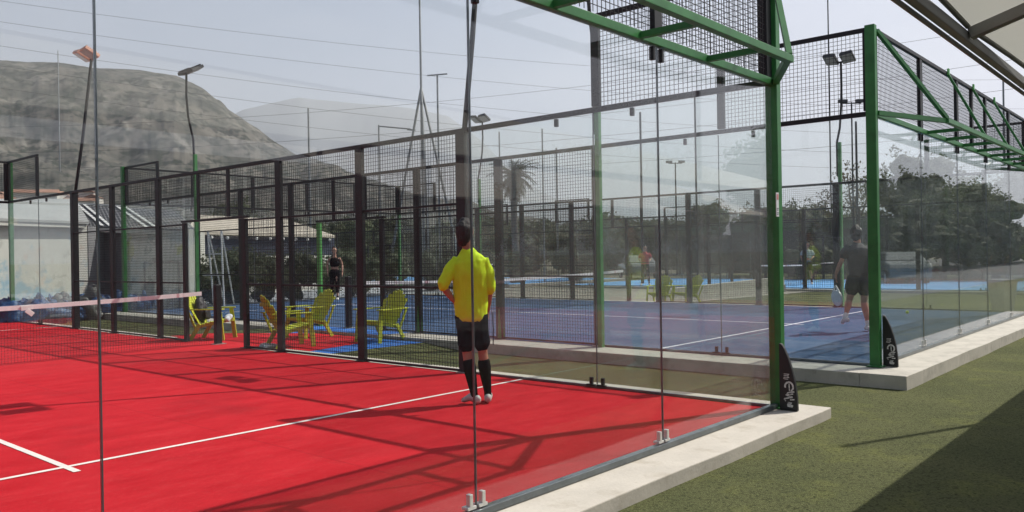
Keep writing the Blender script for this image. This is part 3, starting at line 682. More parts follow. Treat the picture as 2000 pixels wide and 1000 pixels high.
def person(label, loc, rz, J, cl, voxel=.008, skin='skin', scale=1, group=None):
    """J: joints in metres, figure facing +Y. L = its left = -X."""
    t = thing('person', label, 'person', loc, rz, group); t.scale = (scale,)*3
    V = {k: Vector(v) for k, v in J.items()}
    body = []; nk = V['neck']; hd = V['head']; pel = V['pelvis']; ch = V['chest']
    body.append(([pel - Vector((0, 0, .06)), pel + Vector((0, 0, .05)), lerp(pel, ch, .5), ch, lerp(ch, nk, .5), nk - Vector((0, 0, .03))],
                 [(.140, .092), (.148, .096), (.118, .080), (.145, .092), (.125, .075), (.06, .05)]))
    body.append(([nk - Vector((0, 0, .04)), lerp(nk, hd, .5)], [(.060, .060), (.058, .060)]))
    fd = Vector(cl.get('face', (0, 1, 0))).normalized(); sx = fd.cross(Vector((0, 0, 1)))
    # skull, jaw, nose, brow, ears
    body.append(([hd + Vector((0, 0, -.075)) + fd*.035, hd + Vector((0, 0, -.03)) + fd*.018, hd, hd + Vector((0, 0, .05)), hd + Vector((0, 0, .095)) - fd*.008],
                 [(.044, .050), (.068, .084), (.080, .099), (.080, .099), (.054, .070)], sx))
    body.append(([hd + fd*.090 + Vector((0, 0, .012)), hd + fd*.108 + Vector((0, 0, -.022))], [.009, .013], sx))
    body.append(([hd + fd*.082 + Vector((0, 0, -.055)) - sx*.02, hd + fd*.082 + Vector((0, 0, -.055)) + sx*.02], [.008, .008]))
    for s in (-1, 1): body.append(([hd + sx*s*.076 + Vector((0, 0, .018)), hd + sx*s*.080 + Vector((0, 0, -.022))], [(.010, .018), (.008, .012)], sx))
    for s, q in ((-1, 'L'), (1, 'R')):
        sh, el, wr = V['sh'+q], V['el'+q], V['wr'+q]
        body.append(([lerp(sh, ch, .5), sh - Vector((0, 0, .03)), lerp(sh, el, .4), el, lerp(el, wr, .3), wr], [.038, .038, .041, .036, .040, .026], (0, 1, 0)))
        hd_, pn = cl['hand'+q]; hand(body, wr, hd_, pn, s if cl.get('flip') else -s, 1.0, cl.get('grip'+q, .5))
        hp, kn, an = V['hip'+q], V['kn'+q], V['an'+q]
        body.append(([hp, lerp(hp, kn, .45), lerp(hp, kn, .9), kn, lerp(kn, an, .3), lerp(kn, an, .75), an], [(.088, .092), (.075, .08), (.054, .058), .052, (.056, .060), .036, .034]))
        toe = V['to'+q]; body.append(([an + Vector((0, 0, -.02)), lerp(an, toe, .5), toe], [.036, (.036, .028), (.036, .022)]))
    fuse('body', body, M[skin], t, voxel, sm=2)
    for s in (-1, 1):
        bm = B(); bmesh.ops.create_uvsphere(bm, u_segments=10, v_segments=8, radius=.011)
        o = obj('eye', bm, M['eye'], t, smooth=True); o.location = hd + fd*.084 + sx*s*.030 + Vector((0, 0, .012))
    # hair
    hl = [([hd + Vector((0, 0, -.082)) - fd*.045, hd - fd*.032 + Vector((0, 0, -.01)), hd - fd*.022 + Vector((0, 0, .055)), hd - fd*.012 + Vector((0, 0, .108))],
           [(.068, .056), (.092, .088), (.096, .102), (.066, .082)], sx)]
    if cl.get('longhair'): hl.append(([hd - fd*.09 + Vector((0, 0, .06)), hd - fd*.13 + Vector((0, 0, -.06)), hd - fd*.12 + Vector((0, 0, -.2))], [.035, .03, .015]))
    fuse('hair', hl, M[cl.get('hairm', 'hair')], t, max(voxel, .01), disp=.008, nscale=45, sm=1)
    if cl.get('cap'):
        bm = B(); loft(bm, (hd + Vector((0, 0, .055)), hd + Vector((0, 0, .09)), hd + Vector((0, 0, .125))), ((.086, .108), (.082, .100), (.04, .05)), 16, sx)
        loft(bm, (hd + fd*.08 + Vector((0, 0, .06)), hd + fd*.17 + Vector((0, 0, .045))), ((.07, .012), (.055, .010)), 12, sx); obj('cap', bm, M['cap'], t, smooth=True)
    up_, lo_ = cl.get('top', 'yshirt'), cl.get('bottom', 'dshorts'); g_ = cl.get('loose', .02)
    hem = pel + Vector((0, 0, cl.get('hem', .04)))
    if cl.get('bra'):
        sl = [([ch - Vector((0, 0, .10)), ch, lerp(ch, nk, .4)], [(.165, .115), (.178, .125), (.15, .10)])]
        for q in 'LR': sl.append(([lerp(ch, nk, .3) + Vector((V['sh'+q].x*.35, 0, 0)), lerp(V['sh'+q], nk, .5) + Vector((0, 0, .03))], [.04, .03]))
    else:
        sl = [([hem, lerp(hem, ch, .5), ch, lerp(ch, nk, .48), nk - Vector((0, 0, .040))],
               [(.150+g_, .108+g_), (.148+g_*1.3, .108+g_), (.165+g_, .118+g_*.7), (.192+g_*.4, .112+g_*.3), (.100, .078)])]
        for q in 'LR':
            sh, el, wr = V['sh'+q], V['el'+q], V['wr'+q]; f = cl.get('sleeve', .6)
            if f <= 1: pts = [lerp(sh, ch, .55), sh - Vector((0, 0, .012)), lerp(sh, el, f*.6), lerp(sh, el, f)]; rr = [.055, .058+g_*.3, .060+g_*.4, .060+g_*.5]
            else: pts = [lerp(sh, ch, .55), sh - Vector((0, 0, .028)), lerp(sh, el, .5), el, lerp(el, wr, f-1)]; rr = [.056, .058+g_*.2, .058+g_*.4, .054+g_*.4, .050+g_*.4]
            sl.append((pts, rr, (0, 1, 0)))
    fuse('shirt', sl, M[up_], t, voxel*1.3, disp=cl.get('fold', .010), nscale=9, sm=7)
    sl = [([pel + Vector((0, 0, .10)), pel, pel - Vector((0, 0, .10))], [(.155, .115), (.178, .125), (.150, .110)])]
    f = cl.get('leglen', .55); gg = cl.get('legloose', .035)
    for q in 'LR':
        hp, kn, an = V['hip'+q], V['kn'+q], V['an'+q]
        if f <= 1: sl.append(([hp, lerp(hp, kn, f*.6), lerp(hp, kn, f)], [(.095+gg*.4, .10+gg*.4), (.083+gg*.8, .088+gg*.7), (.080+gg*.9, .085+gg*.8)]))
        else: sl.append(([hp, lerp(hp, kn, .5), kn, lerp(kn, an, f-1)], [.097+gg*.4, .082+gg*.5, .060+gg*.5, .055+gg*.5]))
    if cl.get('skirt'): sl.append(([pel + Vector((0, 0, -.02)), pel - Vector((0, 0, .32))], [(.19, .14), (.24, .19)]))
    fuse('shorts' if f <= 1 else 'leggings', sl, M[lo_], t, voxel*1.3, disp=.008, nscale=10, sm=3)
    for q in 'LR':
        kn, an, toe = V['kn'+q], V['an'+q], V['to'+q]
        sf = cl.get('sock', .2)
        bm = B(); loft(bm, (lerp(an, kn, sf), lerp(an, kn, sf*.8), lerp(an, kn, sf*.45), lerp(an, kn, .05), an - Vector((0, 0, .03))),
                       [(.066 if sf > .5 else .042), (.069 if sf > .5 else .042), .056 if sf > .5 else .041, .040, .041], 14); obj('sock', bm, M[cl.get('sockm', 'sock')], t, smooth=True)
        hd2 = (toe-an); hd2.z = 0; hd2.normalize(); sd_ = hd2.cross(Vector((0, 0, 1)))
        z0 = min(an.z-.085, toe.z-.02) if cl.get('flat', True) else an.z-.08
        up_s = [([an - hd2*.045 + Vector((0, 0, -.045)), lerp(an, toe, .35) + Vector((0, 0, .0)), lerp(an, toe, .75) + Vector((0, 0, -.002)), toe], [(.042, .045), (.046, .040), (.048, .030), (.040, .022)], sd_)]
        so_ = fuse('shoe', up_s, M[cl.get('shoem', 'shoe')], t, max(voxel, .009), sm=2)
    return t

# the man in yellow, back to the camera, left hand on his hip (his left = -X here)
J = dict(pelvis=(-.065, 0, .86), chest=(-.065, .0, 1.27), neck=(-.085, .01, 1.52), head=(-.11, .03, 1.665),
         shL=(-.225, 0, 1.42), elL=(-.37, -.07, 1.17), wrL=(-.255, -.02, 1.02), shR=(.105, 0, 1.41), elR=(.145, .0, 1.14), wrR=(.115, .12, .90),
         hipL=(-.145, 0, .86), knL=(-.115, .03, .49), anL=(-.045, -.04, .095), toL=(-.165, .03, .032),
         hipR=(.02, 0, .86), knR=(.055, .03, .49), anR=(.105, .03, .095), toR=(.115, .20, .032))
cl = dict(face=(.62, .78, 0), handL=((.75, .35, -.35), (.2, .9, 0)), handR=((.0, .3, -1), (-1, .2, 0)), sleeve=1.08, hem=-.02, loose=.030, leglen=.74, legloose=.014, sock=.80, fold=.013, gripR=.9)
mz = math.atan2(-5.75, 5.5)
man = person('man in fluorescent yellow shirt and black shorts standing hand on hip on the red court', (-1.455, 2.39, 0.0), mz, J, cl, voxel=.0065)
man.scale = (.90, .92, 1)

def racket(label, loc, rot, m, parent_thing=None):
    t = thing('padel_racket', label, 'racket', loc); t.rotation_euler = rot
    bm = B(); n = 20
    ring = [(.125*math.cos(k*2*math.pi/n), .34 + .14*math.sin(k*2*math.pi/n)) for k in range(n)]
    lo = [bm.verts.new((a, -.017, b)) for a, b in ring]; hi = [bm.verts.new((a, .017, b)) for a, b in ring]
    bm.faces.new(lo); bm.faces.new(list(reversed(hi)))
    for i in range(n): bm.faces.new((lo[i], hi[i], hi[(i+1) % n], lo[(i+1) % n]))
    obj('racket_head', bm, m, t, bevel=.006)
    bm = B()
    for s in (-1, 1): bar(bm, (s*.07, 0, .22), (0, 0, .12), .028, .022, upv=(0, 1, 0))
    obj('throat', bm, m, t, bevel=.004)
    bm = B(); loft(bm, ((0, 0, 0), (0, 0, .13)), (.016, .015), 10); obj('grip', bm, M['bagdark'], t, smooth=True)
    return t
M['racketdark'] = mat('racket_black', (.02, .02, .022), .4, var=.3, scale=9)
M['racketwhite'] = mat('racket_white', (.55, .58, .58), .4, var=.2, scale=9)
M['racketred'] = mat('racket_red', (.25, .05, .04), .4, var=.2, scale=9)
def local(px_, py_, pz_, base, rz):
    c, s = math.cos(rz), math.sin(rz); return (base[0] + px_*c - py_*s, base[1] + px_*s + py_*c, base[2] + pz_)
o = lump('wrist_strap', [((local(.155, .17, .88, (-1.455, 2.39, 0), mz), local(.158, .12, .72, (-1.455, 2.39, 0), mz), local(.156, .13, .56, (-1.455, 2.39, 0), mz)), (.006, .006, .006))], M['bagdark'], .005, 0)
tag(o, 'thin black strap hanging from the right hand of the man in yellow', 'strap')

walk = dict(pelvis=(0, 0, .90), chest=(0, .01, 1.27), neck=(0, .02, 1.50), head=(.0, .05, 1.64), shL=(-.17, 0, 1.42), elL=(-.24, -.04, 1.16), wrL=(-.25, .05, .92),
            shR=(.17, 0, 1.42), elR=(.25, -.02, 1.16), wrR=(.22, .12, .95), hipL=(-.085, 0, .90), knL=(-.09, .10, .49), anL=(-.09, .16, .10), toL=(-.10, .29, .035),
            hipR=(.085, 0, .90), knR=(.09, .02, .49), anR=(.09, -.14, .12), toR=(.10, -.02, .04))
hands = dict(handL=((0, .2, -1), (1, 0, 0)), handR=((0, .2, -1), (-1, 0, 0)))
person('woman in black sports bra and leggings at the far end of the blue court', (9.29, 19.06, .06), R(138), walk, dict(hands, bra=True, top='sock', bottom='sock', leglen=1.55, legloose=.0, sock=.12, longhair=True, fold=0, shoem='cap'), .014, 'skin2')
run = dict(pelvis=(0, 0, .92), chest=(0, .06, 1.29), neck=(0, .09, 1.51), head=(0, .12, 1.655), shL=(-.19, .06, 1.43), elL=(-.30, .02, 1.19), wrL=(-.34, .16, .98),
           shR=(.19, .06, 1.43), elR=(.26, -.08, 1.20), wrR=(.24, .10, 1.05), hipL=(-.09, 0, .92), knL=(-.17, .04, .52), anL=(-.30, -.12, .26), toL=(-.33, -.06, .16),
           hipR=(.09, 0, .92), knR=(.09, .07, .50), anR=(.13, .0, .10), toR=(.15, .13, .035))
person('player in dark striped top and shorts mid stride on the blue court', (7.04, 1.54, .06), R(-50), run, dict(hands, top='dtop', bottom='dshorts', leglen=.5, legloose=.05, sock=.18, sockm='cap', cap=True, face=(.5, .8, 0), shoem='cap', fold=.012, loose=.03), .010, 'skin')
racket('white racket held low by the striding player on the blue court', local(-.36, .18, .90, (7.04, 1.54, .06), R(-50)), (R(172), 0, R(60)), M['racketwhite'])
stand = dict(pelvis=(0, 0, .92), chest=(0, .0, 1.30), neck=(0, .01, 1.52), head=(0, .03, 1.66), shL=(-.19, 0, 1.44), elL=(-.26, .02, 1.18), wrL=(-.20, .22, 1.10),
             shR=(.19, 0, 1.44), elR=(.27, .02, 1.18), wrR=(.18, .22, 1.10), hipL=(-.09, 0, .92), knL=(-.13, .05, .50), anL=(-.17, .0, .10), toL=(-.20, .14, .035),
             hipR=(.09, 0, .92), knR=(.13, .05, .50), anR=(.17, .0, .10), toR=(.20, .14, .035))
person('player in red shirt and dark leggings on the distant light blue court', (24.3, 16.5, .0), R(120), stand, dict(hands, top='redshirt', bottom='sock', leglen=1.7, legloose=.0, sock=.12, fold=.01), .016, 'skin2')
person('player in pale and dark shirt with black shorts waiting on the light blue court', (27.2, 10.3, .0), R(100), stand, dict(hands, top='greyshirt', bottom='sock', leglen=.6, sock=.4, fold=.01), .016, 'skin')
racket('dark red racket held out by the player on the light blue court', local(-.32, .22, 1.05, (27.2, 10.3, 0), R(100)), (R(80), R(20), R(190)), M['racketred'])
# ------------------------------------------------------------------ trees
def rnd_unit():
    while True:
        v = Vector((random.uniform(-1, 1), random.uniform(-1, 1), random.uniform(-1, 1)))
        if .05 < v.length <= 1: return v
def crown_mesh(blobs, dens, leaf, core=.66):
    """many leaf faces gathered in clumps; blobs: (x, y, z, r)"""
    bm = B()
    for (cx, cy_, cz_, r) in blobs:
        if core:
            res = bmesh.ops.create_icosphere(bm, subdivisions=3, radius=r*core)
            for v in res['verts']:
                v.co *= 1 + .55*noise.noise(v.co*2.2/r**.5 + Vector((cx, cy_, cz_))); v.co.z *= .85; v.co += Vector((cx, cy_, cz_))
        ncl = int(dens*r*r)
        for _ in range(ncl):
            u = rnd_unit(); u = u.normalized()*(random.random()**.45); u.z *= .85
            c = Vector((cx, cy_, cz_)) + u*r
            if noise.noise(c*1.1) < -.18: continue
            for _ in range(9):
                p = c + rnd_unit()*.24*r**.4; s = leaf*random.uniform(.6, 1.35)
                a = rnd_unit().normalized()*s; b = a.cross(rnd_unit()).normalized()*s*.6
                bm.faces.new([bm.verts.new(p-a), bm.verts.new(p+b*.9), bm.verts.new(p+a), bm.verts.new(p-b)])
    return bm
def make_tree(label, h, wd, lm, kind='tree', dens=60, leaf=.08, trunk=.16, seed=0, group='trees beyond the courts', low=.32):
    random.seed(seed)
    t = thing('tree' if kind == 'tree' else kind, label, 'tree' if kind == 'tree' else kind, group=group)
    blobs = []
    for k in range(11):
        a = random.random()*6.28; q = random.random()**.6*wd*.36; z = h*(low + (.93-low)*random.random())
        q *= 1.15 - .6*abs((z/h-.55)/.5)
        blobs.append((math.cos(a)*q, math.sin(a)*q, z, wd*random.uniform(.15, .27)))
    blobs.append((0, 0, h*.68, wd*.32))
    bm = B(); loft(bm, ((0, 0, 0), (.05, .0, h*.2), (0, .06, h*.4), (.05, 0, h*.7)), (trunk*1.3, trunk, trunk*.8, trunk*.3), 8)
    for b in blobs[:8]:
        st = Vector((.02, .02, h*random.uniform(.22, .45))); e = Vector(b[:3]); loft(bm, (st, lerp(st, e, .5) + Vector((0, 0, -.1)), e), (trunk*.45, trunk*.3, trunk*.1), 6)
    obj('trunk', bm, M['bark'], t, smooth=True)
    obj('crown', crown_mesh(blobs, dens, leaf, 0 if lm is M['leafb'] else .56), lm, t, recalc=False)
    return t
protos = []
def place(proto, px, d, label, sc=1, z=GZ, rz=None, szz=None):
    global random
    if proto.get('used'): c = copy_tree(proto, None, label)
    else: c = proto; proto['used'] = 1; c['label'] = label
    x, y = polar(px, d); c.location = (x, y, z); c.rotation_euler = (0, 0, random.random()*6.28 if rz is None else rz); c.scale = (sc, sc, szz or sc)
    return c
TA = make_tree('a', 5.2, 5.0, M['leaf'], seed=1)
TB = make_tree('b', 4.4, 5.4, M['leafd'], seed=2, low=.15)
TC = make_tree('c', 5.0, 4.0, M['leafb'], dens=26, seed=3, low=.35, leaf=.06)
TD = make_tree('d', 1.7, 2.6, M['leafd'], 'shrub', dens=120, leaf=.05, trunk=.04, seed=4, group='shrubs along the far boundaries', low=.02)
random.seed(11)
rows = [ # proto, px, distance, scale, words
 (TB, 1545, 52, 1.05, 'dark tree seen just right of the nearest green post'), (TC, 1600, 58, 1.05, 'thin brownish tree rising over the dark ones behind the blue court'),
 (TC, 1672, 54, 1.35, 'tall sparse brown tree between the lamps and the green corner post'), (TB, 1650, 47, .85, 'low dark tree behind the striding player'),
 (TA, 1775, 50, 1.30, 'olive tree directly right of the green corner post of the blue court'), (TB, 1840, 44, 1.0, 'dense dark tree in the middle of the right end glass'),
 (TA, 1880, 52, 1.15, 'broad olive tree at the right seen through the blue court glass'), (TB, 1945, 46, 1.05, 'dark tree near the right edge of the photo'), (TA, 2010, 50, 1.25, 'olive tree cut by the right edge of the photo'),
 (TB, 1470, 56, 1.0, 'dark tree left of the nearest green post'), (TA, 1400, 60, 1.0, 'olive tree behind the distant light blue court'), (TB, 1330, 62, 1.0, 'dark tree behind the player in red'),
 (TB, 1250, 66, 1.0, 'dark tree above the farthest net'), (TA, 1180, 64, .9, 'olive tree behind the green pole of the near side glass'), (TB, 1100, 70, 1.0, 'dark tree right of the palm'),
 (TB, 1020, 66, .9, 'dark tree under the palm crown'), (TB, 930, 64, .85, 'dark tree behind the head of the man in yellow'), (TB, 850, 68, .9, 'dark tree behind the mesh left of the man'),
 (TB, 770, 66, .9, 'dark tree above the lone yellow chair'), (TA, 690, 62, .85, 'olive tree behind the woman in black'), (TB, 600, 58, .95, 'dark tree right of the low beige roof'), (TA, 455, 62, 1.12, 'olive tree rising above the low beige roof'), (TB, 520, 66, 1.1, 'dark tree on the slope above the low beige roof')]
for pr, px, d, sc, wd in rows: place(pr, px, d, wd, sc)
srow = [(425, 29.5, 1.0, 'shrub beside the white ladder stand'), (470, 29.8, 1.05, 'shrub in front of the white wall, left of the second fence post'), (525, 30.5, .95, 'shrub behind the doorway of the red court'), (575, 31, 1.0, 'shrub behind the tall chair back'),
        (700, 33, 1.0, 'shrub right of the woman in black'), (640, 32, .8, 'shrub left of the woman in black'), (755, 35, 1.0, 'shrub behind the lone yellow chair'), (840, 38, 1.0, 'shrub behind the elbow of the man in yellow'),
        (1000, 44, 1.0, 'shrub behind the blue court net'), (1120, 46, 1.1, 'shrub behind the far net post'), (1800, 42, 1.0, 'shrub behind the ball'), (1700, 42, 1.0, 'shrub behind the corner post'), (1900, 42, 1.1, 'shrub at the far right of the light blue court'), (1580, 44, 1.1, 'shrub behind the waiting player')]
for px, d, sc, wd in srow: place(TD, px, d, wd, sc)
# far-off wood that closes the view, and an unseen hedge added to darken reflections
random.seed(77); bl = []
for k in range(120):
    x, y = polar(520 + k*13.5 + random.uniform(-5, 5), random.uniform(76, 84)); bl.append((x, y, random.uniform(.8, 4.4), random.uniform(1.3, 2.2)))
o = obj('woodland', crown_mesh(bl, 30, .15, .7), M['leafd'], recalc=False); o['kind'] = 'stuff'; tag(o, 'continuous hazy belt of dark trees closing the view behind the courts', 'woodland')
bl = [(16 + k*1.6, -13 + random.uniform(-.5, .5), random.uniform(.8, 2.6), random.uniform(1.2, 1.7)) for k in range(60)]
o = obj('hedge', crown_mesh(bl, 14, .12, .85), M['leaf'], recalc=False); tag(o, 'long tall hedge added behind the photographer to darken the right end glass', 'hedge')
# palm
x, y = polar(1006, 52); t = thing('palm_tree', 'palm tree with ragged fronds rising left of the green pole', 'palm tree', (x, y, GZ))
bm = B(); loft(bm, ((0, 0, 0), (.05, 0, 2), (0, .05, 5.0), (0, 0, 6.6)), (.26, .22, .20, .26), 10); obj('trunk', bm, M['twig'], t, smooth=True)
bm = B(); random.seed(5)
for k in range(76):
    a = random.random()*6.28; el = random.uniform(-1.1, 1.25); L = random.uniform(1.3, 1.9); d = Vector((math.cos(a), math.sin(a), 0)); p = Vector((0, 0, 6.6)); dirv = (d*math.cos(el) + Vector((0, 0, math.sin(el)))).normalized()
    n = 12; side = dirv.cross(Vector((0, 0, 1))).normalized(); pts = []
    for i in range(n+1): pts.append(p.copy()); dirv = (dirv + Vector((0, 0, -.11))).normalized(); p = p + dirv*L/n
    for i in range(1, n):
        ln = .42*math.sin(math.pi*(i/n)**.7)
        for s in (-1, 1):
            for f in (0, .5):
                q0 = lerp(pts[i], pts[i+1], f); q1 = q0 + side*s*ln + dirv*.12 + Vector((0, 0, -.14*random.random())); wv = (pts[i+1]-pts[i])*.22
                bm.faces.new([bm.verts.new(q0-wv), bm.verts.new(q0+wv), bm.verts.new(q1)])
    loft(bm, pts[::3], [.02, .018, .014, .01, .006][:len(pts[::3])], 4)
obj('fronds', bm, M['palm'], t, recalc=False)
# tangled growth in front of the hill on the left of the roof line is covered by the trees above

# ------------------------------------------------------------------ buildings on the left
M['wallwhite'] = overlay(mat('old_white_wall', (.52, .51, .46), .9, col2=(.60, .59, .54), scale=1.2, bump=.2, bscale=20), (.36, .35, .30), 2.5, .52, .8, .6, stretch=(1, 1, .3))
M['wallgrey'] = overlay(mat('grey_shade_and_trim', (.20, .20, .21), .9, col2=(.26, .26, .27), scale=1), (.13, .13, .13), 3, .5, .8, .6)  # grey carries the shadow on the white wall, and the door trim
M['mural'] = overlay(overlay(overlay(mat('mural_wall', (.52, .51, .46), .9, col2=(.58, .57, .52), scale=1.2), (.16, .34, .46), .9, .52, .62, .7), (.52, .36, .28), 1.3, .62, .70, .5), (.30, .29, .26), 2.4, .60, .62, .4)
M['graffiti'] = overlay(overlay(mat('graffiti_wall', (.50, .51, .48), .9, col2=(.56, .57, .54), scale=1.2), (.42, .46, .12), .8, .55, .60, .8), (.16, .22, .24), 2.0, .60, .62, .6)
M['roofmetal'] = mat('corrugated_grey', (.10, .10, .105), .6, var=.2, scale=2)
M['roofbeige'] = overlay(mat('beige_roof', (.42, .37, .30), .9, col2=(.50, .45, .38), scale=.8), (.3, .26, .2), 3, .55, .8, .5)
M['navy'] = mat('dark_blue_boards', (.022, .028, .05), .6, var=.2, scale=3)
M['roofgrey'] = mat('pale_grey_roof', (.30, .31, .30), .8, col2=(.38, .38, .37), scale=.8)
def wall_quad(name, pa, pb, z0, z1, m, parent, th=.2, loc=(0, 0, 0)):
    a = Vector((pa[0], pa[1], 0)) - Vector((loc[0], loc[1], 0)); b = Vector((pb[0], pb[1], 0)) - Vector((loc[0], loc[1], 0))
    bm = B(); c = Vector((0, 0, (z0+z1)/2)); bar(bm, a+c, b+c, th, z1-z0); return obj(name, bm, m, parent)
# A: long low building with the mural
pa = polar(-140, 27); pb = polar(165, 30); loc = (pa[0], pa[1], GZ)
t = thing('mural_building', 'long white building with faded mural and pale roof at the left edge', 'building', loc)
Lp = (loc[0], loc[1])
H = height(60, 437, 29)-GZ
wall_quad('wall', pa, pb, 0, H, M['mural'], t, .25, Lp)
pc = polar(235, 34); wall_quad('wall', pb, pc, 0, H-.02, M['wallgrey'], t, .25, Lp)  # shaded end of the white wall, its shade put into the grey
def roof(name, pts, m, parent, loc, th=.08):
    bm = B(); top = [bm.verts.new((x-loc[0], y-loc[1], z-loc[2]+th)) for x, y, z in pts]; lo = [bm.verts.new((x-loc[0], y-loc[1], z-loc[2])) for x, y, z in pts]; n = len(pts)
    bm.faces.new(top); bm.faces.new(list(reversed(lo)))
    for i in range(n): bm.faces.new((lo[i], lo[(i+1) % n], top[(i+1) % n], top[i]))
    return obj(name, bm, m, parent)
qa, qb = polar(-140, 40), polar(150, 40)
roof('roof', ((pa[0], pa[1]-.4, H+GZ+.02), (pb[0], pb[1]-.4, H+GZ+.02), (*qb, height(150, 392, 40)), (*qa, height(-140, 392, 40))), M['roofgrey'], t, loc)
fa = polar(-140, 26.6); fb = polar(165, 29.6)
wall_quad('eaves_board', fa, fb, H-.10, H+.10, M['wallwhite'], t, .06, Lp)
# B: shed with corrugated roof and graffiti
pa = polar(244, 31); pb = polar(372, 28.5); loc = (pa[0], pa[1], GZ); Lp = loc[:2]
t = thing('graffiti_shed', 'white shed with yellow graffiti under a dark corrugated roof', 'shed', loc)
H = height(300, 452, 29.5)-GZ
wall_quad('wall', pa, pb, 0, H, M['graffiti'], t, .2, Lp)
pd_ = polar(395, 31); wall_quad('wall', pb, pd_, 0, H, M['wallwhite'], t, .2, Lp)
wall_quad('wall', polar(150, 33), pa, 0, H+.05, M['wallgrey'], t, .2, Lp)
bm = B()
r0 = Vector((*polar(160, 31.5), height(160, 442, 31.5))); r1 = Vector((*polar(385, 28.4), height(385, 450, 28.4)))
r2 = Vector((*polar(345, 36), height(345, 412, 36))); r3 = Vector((*polar(145, 37), height(145, 400, 37))); off = Vector(loc)
N = 60
prev = None
for i in range(N+1):
    f = i/N; zz = Vector((0, 0, .03*(i % 2))); a = r0.lerp(r1, f)+zz-off; b = r3.lerp(r2, f)+zz-off
    cur = [bm.verts.new(a), bm.verts.new(b), bm.verts.new(b-Vector((0, 0, .05))), bm.verts.new(a-Vector((0, 0, .05)))]
    if prev:
        bm.faces.new((prev[0], cur[0], cur[1], prev[1])); bm.faces.new((prev[3], prev[2], cur[2], cur[3])); bm.faces.new((prev[0], prev[3], cur[3], cur[0]))
    prev = cur
obj('corrugated_roof', bm, M['roofmetal'], t)
barobj('ridge_cap', r3-off+Vector((0, 0, .06)), r3.lerp(r2, .5)-off+Vector((0, 0, .06)), .16, M['white'], t, .07)
for f in (.03, .10, .42, .50): barobj('roof_strip', r3.lerp(r2, f)-off+Vector((0, 0, .05)), r0.lerp(r1, min(1, f+.16))-off+Vector((0, 0, .05)), .10, M['white'], t, .02)
barobj('eaves_board', r0-off+Vector((0, 0, -.1)), r1-off+Vector((0, 0, -.1)), .05, M['wallwhite'], t, .14)
p = polar(372, 28.2); bbox_obj('corner_column', (p[0]-loc[0]-.09, p[0]-loc[0]+.09, p[1]-loc[1]-.09, p[1]-loc[1]+.09, 0, H+.02), M['wallwhite'], t)
bm = B(); a = Vector((*polar(285, 29.9), 0)); b = Vector((*polar(352, 28.7), 0)); dd = Vector((fw.x, fw.y, 0)).normalized()*-.13; z0, z1 = .25, H*.60
# garage style door outline painted on the shed
for q0, q1, zz0, zz1 in ((a, b, z1-.04, z1+.04),):
    bar(bm, q0+dd-Vector((loc[0], loc[1], -(zz0+zz1)/2)), q1+dd-Vector((loc[0], loc[1], -(zz0+zz1)/2)), .03, .06)
bar(bm, a+dd-Vector((loc[0], loc[1], 0)), a+dd-Vector((loc[0], loc[1], -z1)), .06, .03); bar(bm, b+dd-Vector((loc[0], loc[1], 0)), b+dd-Vector((loc[0], loc[1], -z1)), .06, .03)
obj('door_frame', bm, M['wallgrey'], t)
# C: long low building with beige roof, dark blue band and lamps under the eaves
pa = polar(372, 36); pb = polar(650, 44); loc = (pa[0], pa[1], GZ); Lp = loc[:2]
t = thing('low_building', 'long low building with beige roof and dark blue band behind the shrubs', 'building', loc)
h1 = height(500, 500, 39)-GZ; h2 = height(500, 462, 39)-GZ
wall_quad('wall', pa, pb, 0, h1, M['wallwhite'], t, .3, Lp); wall_quad('dark_band', pa, pb, h1, h2, M['navy'], t, .26, Lp)
e0, e1 = polar(365, 35.3), polar(655, 43.5); g0, g1 = polar(385, 44), polar(560, 52)
roof('roof', ((*e0, h2+GZ+.02), (*e1, h2+GZ+.02), (*g1, height(560, 432, 52)), (*g0, height(385, 424, 44))), M['roofbeige'], t, loc, .12)
for k in range(11):
    f = (k+.5)/11; x = e0[0]+(e1[0]-e0[0])*f - loc[0]; y = e0[1]+(e1[1]-e0[1])*f - loc[1]
    bm = B(); bmesh.ops.create_uvsphere(bm, u_segments=8, v_segments=6, radius=.07); o = obj('eaves_lamp', bm, M['white'], t, smooth=True); o.location = (x, y, h2-.10)
# ladder stand
p = polar(415, 27.0); t = thing('ladder_stand', 'tall white tubular ladder stand between the red court net post and the shrubs', 'ladder', (p[0], p[1], GZ), -YAW)
hh = height(412, 452, 27)-GZ
for a, b in (((-.14, 0), (.16, 0)), ((.28, 0), (.46, 0))):
    bm = B(); loft(bm, ((a[0], .0, hh), (b[0], -.35, 0)), (.028, .028), 8); obj('leg', bm, M['white'], t, smooth=True)
for a, b in (((-.14, 0), (.16, 0)), ((.28, 0), (.46, 0))):
    bm = B(); loft(bm, ((a[0], .05, hh), (b[0]-.05, .75, 0)), (.025, .025), 8); obj('leg', bm, M['white'], t, smooth=True)
for z_ in (.45, 1.1, 1.75):
    f = 1-z_/hh; bm = B(); loft(bm, ((-.14+.30*f-.25*(z_ == 1.1), -.35*f, z_), (.28+.18*f, -.35*f, z_)), (.02, .02), 6); obj('rung', bm, M['white'], t, smooth=True)
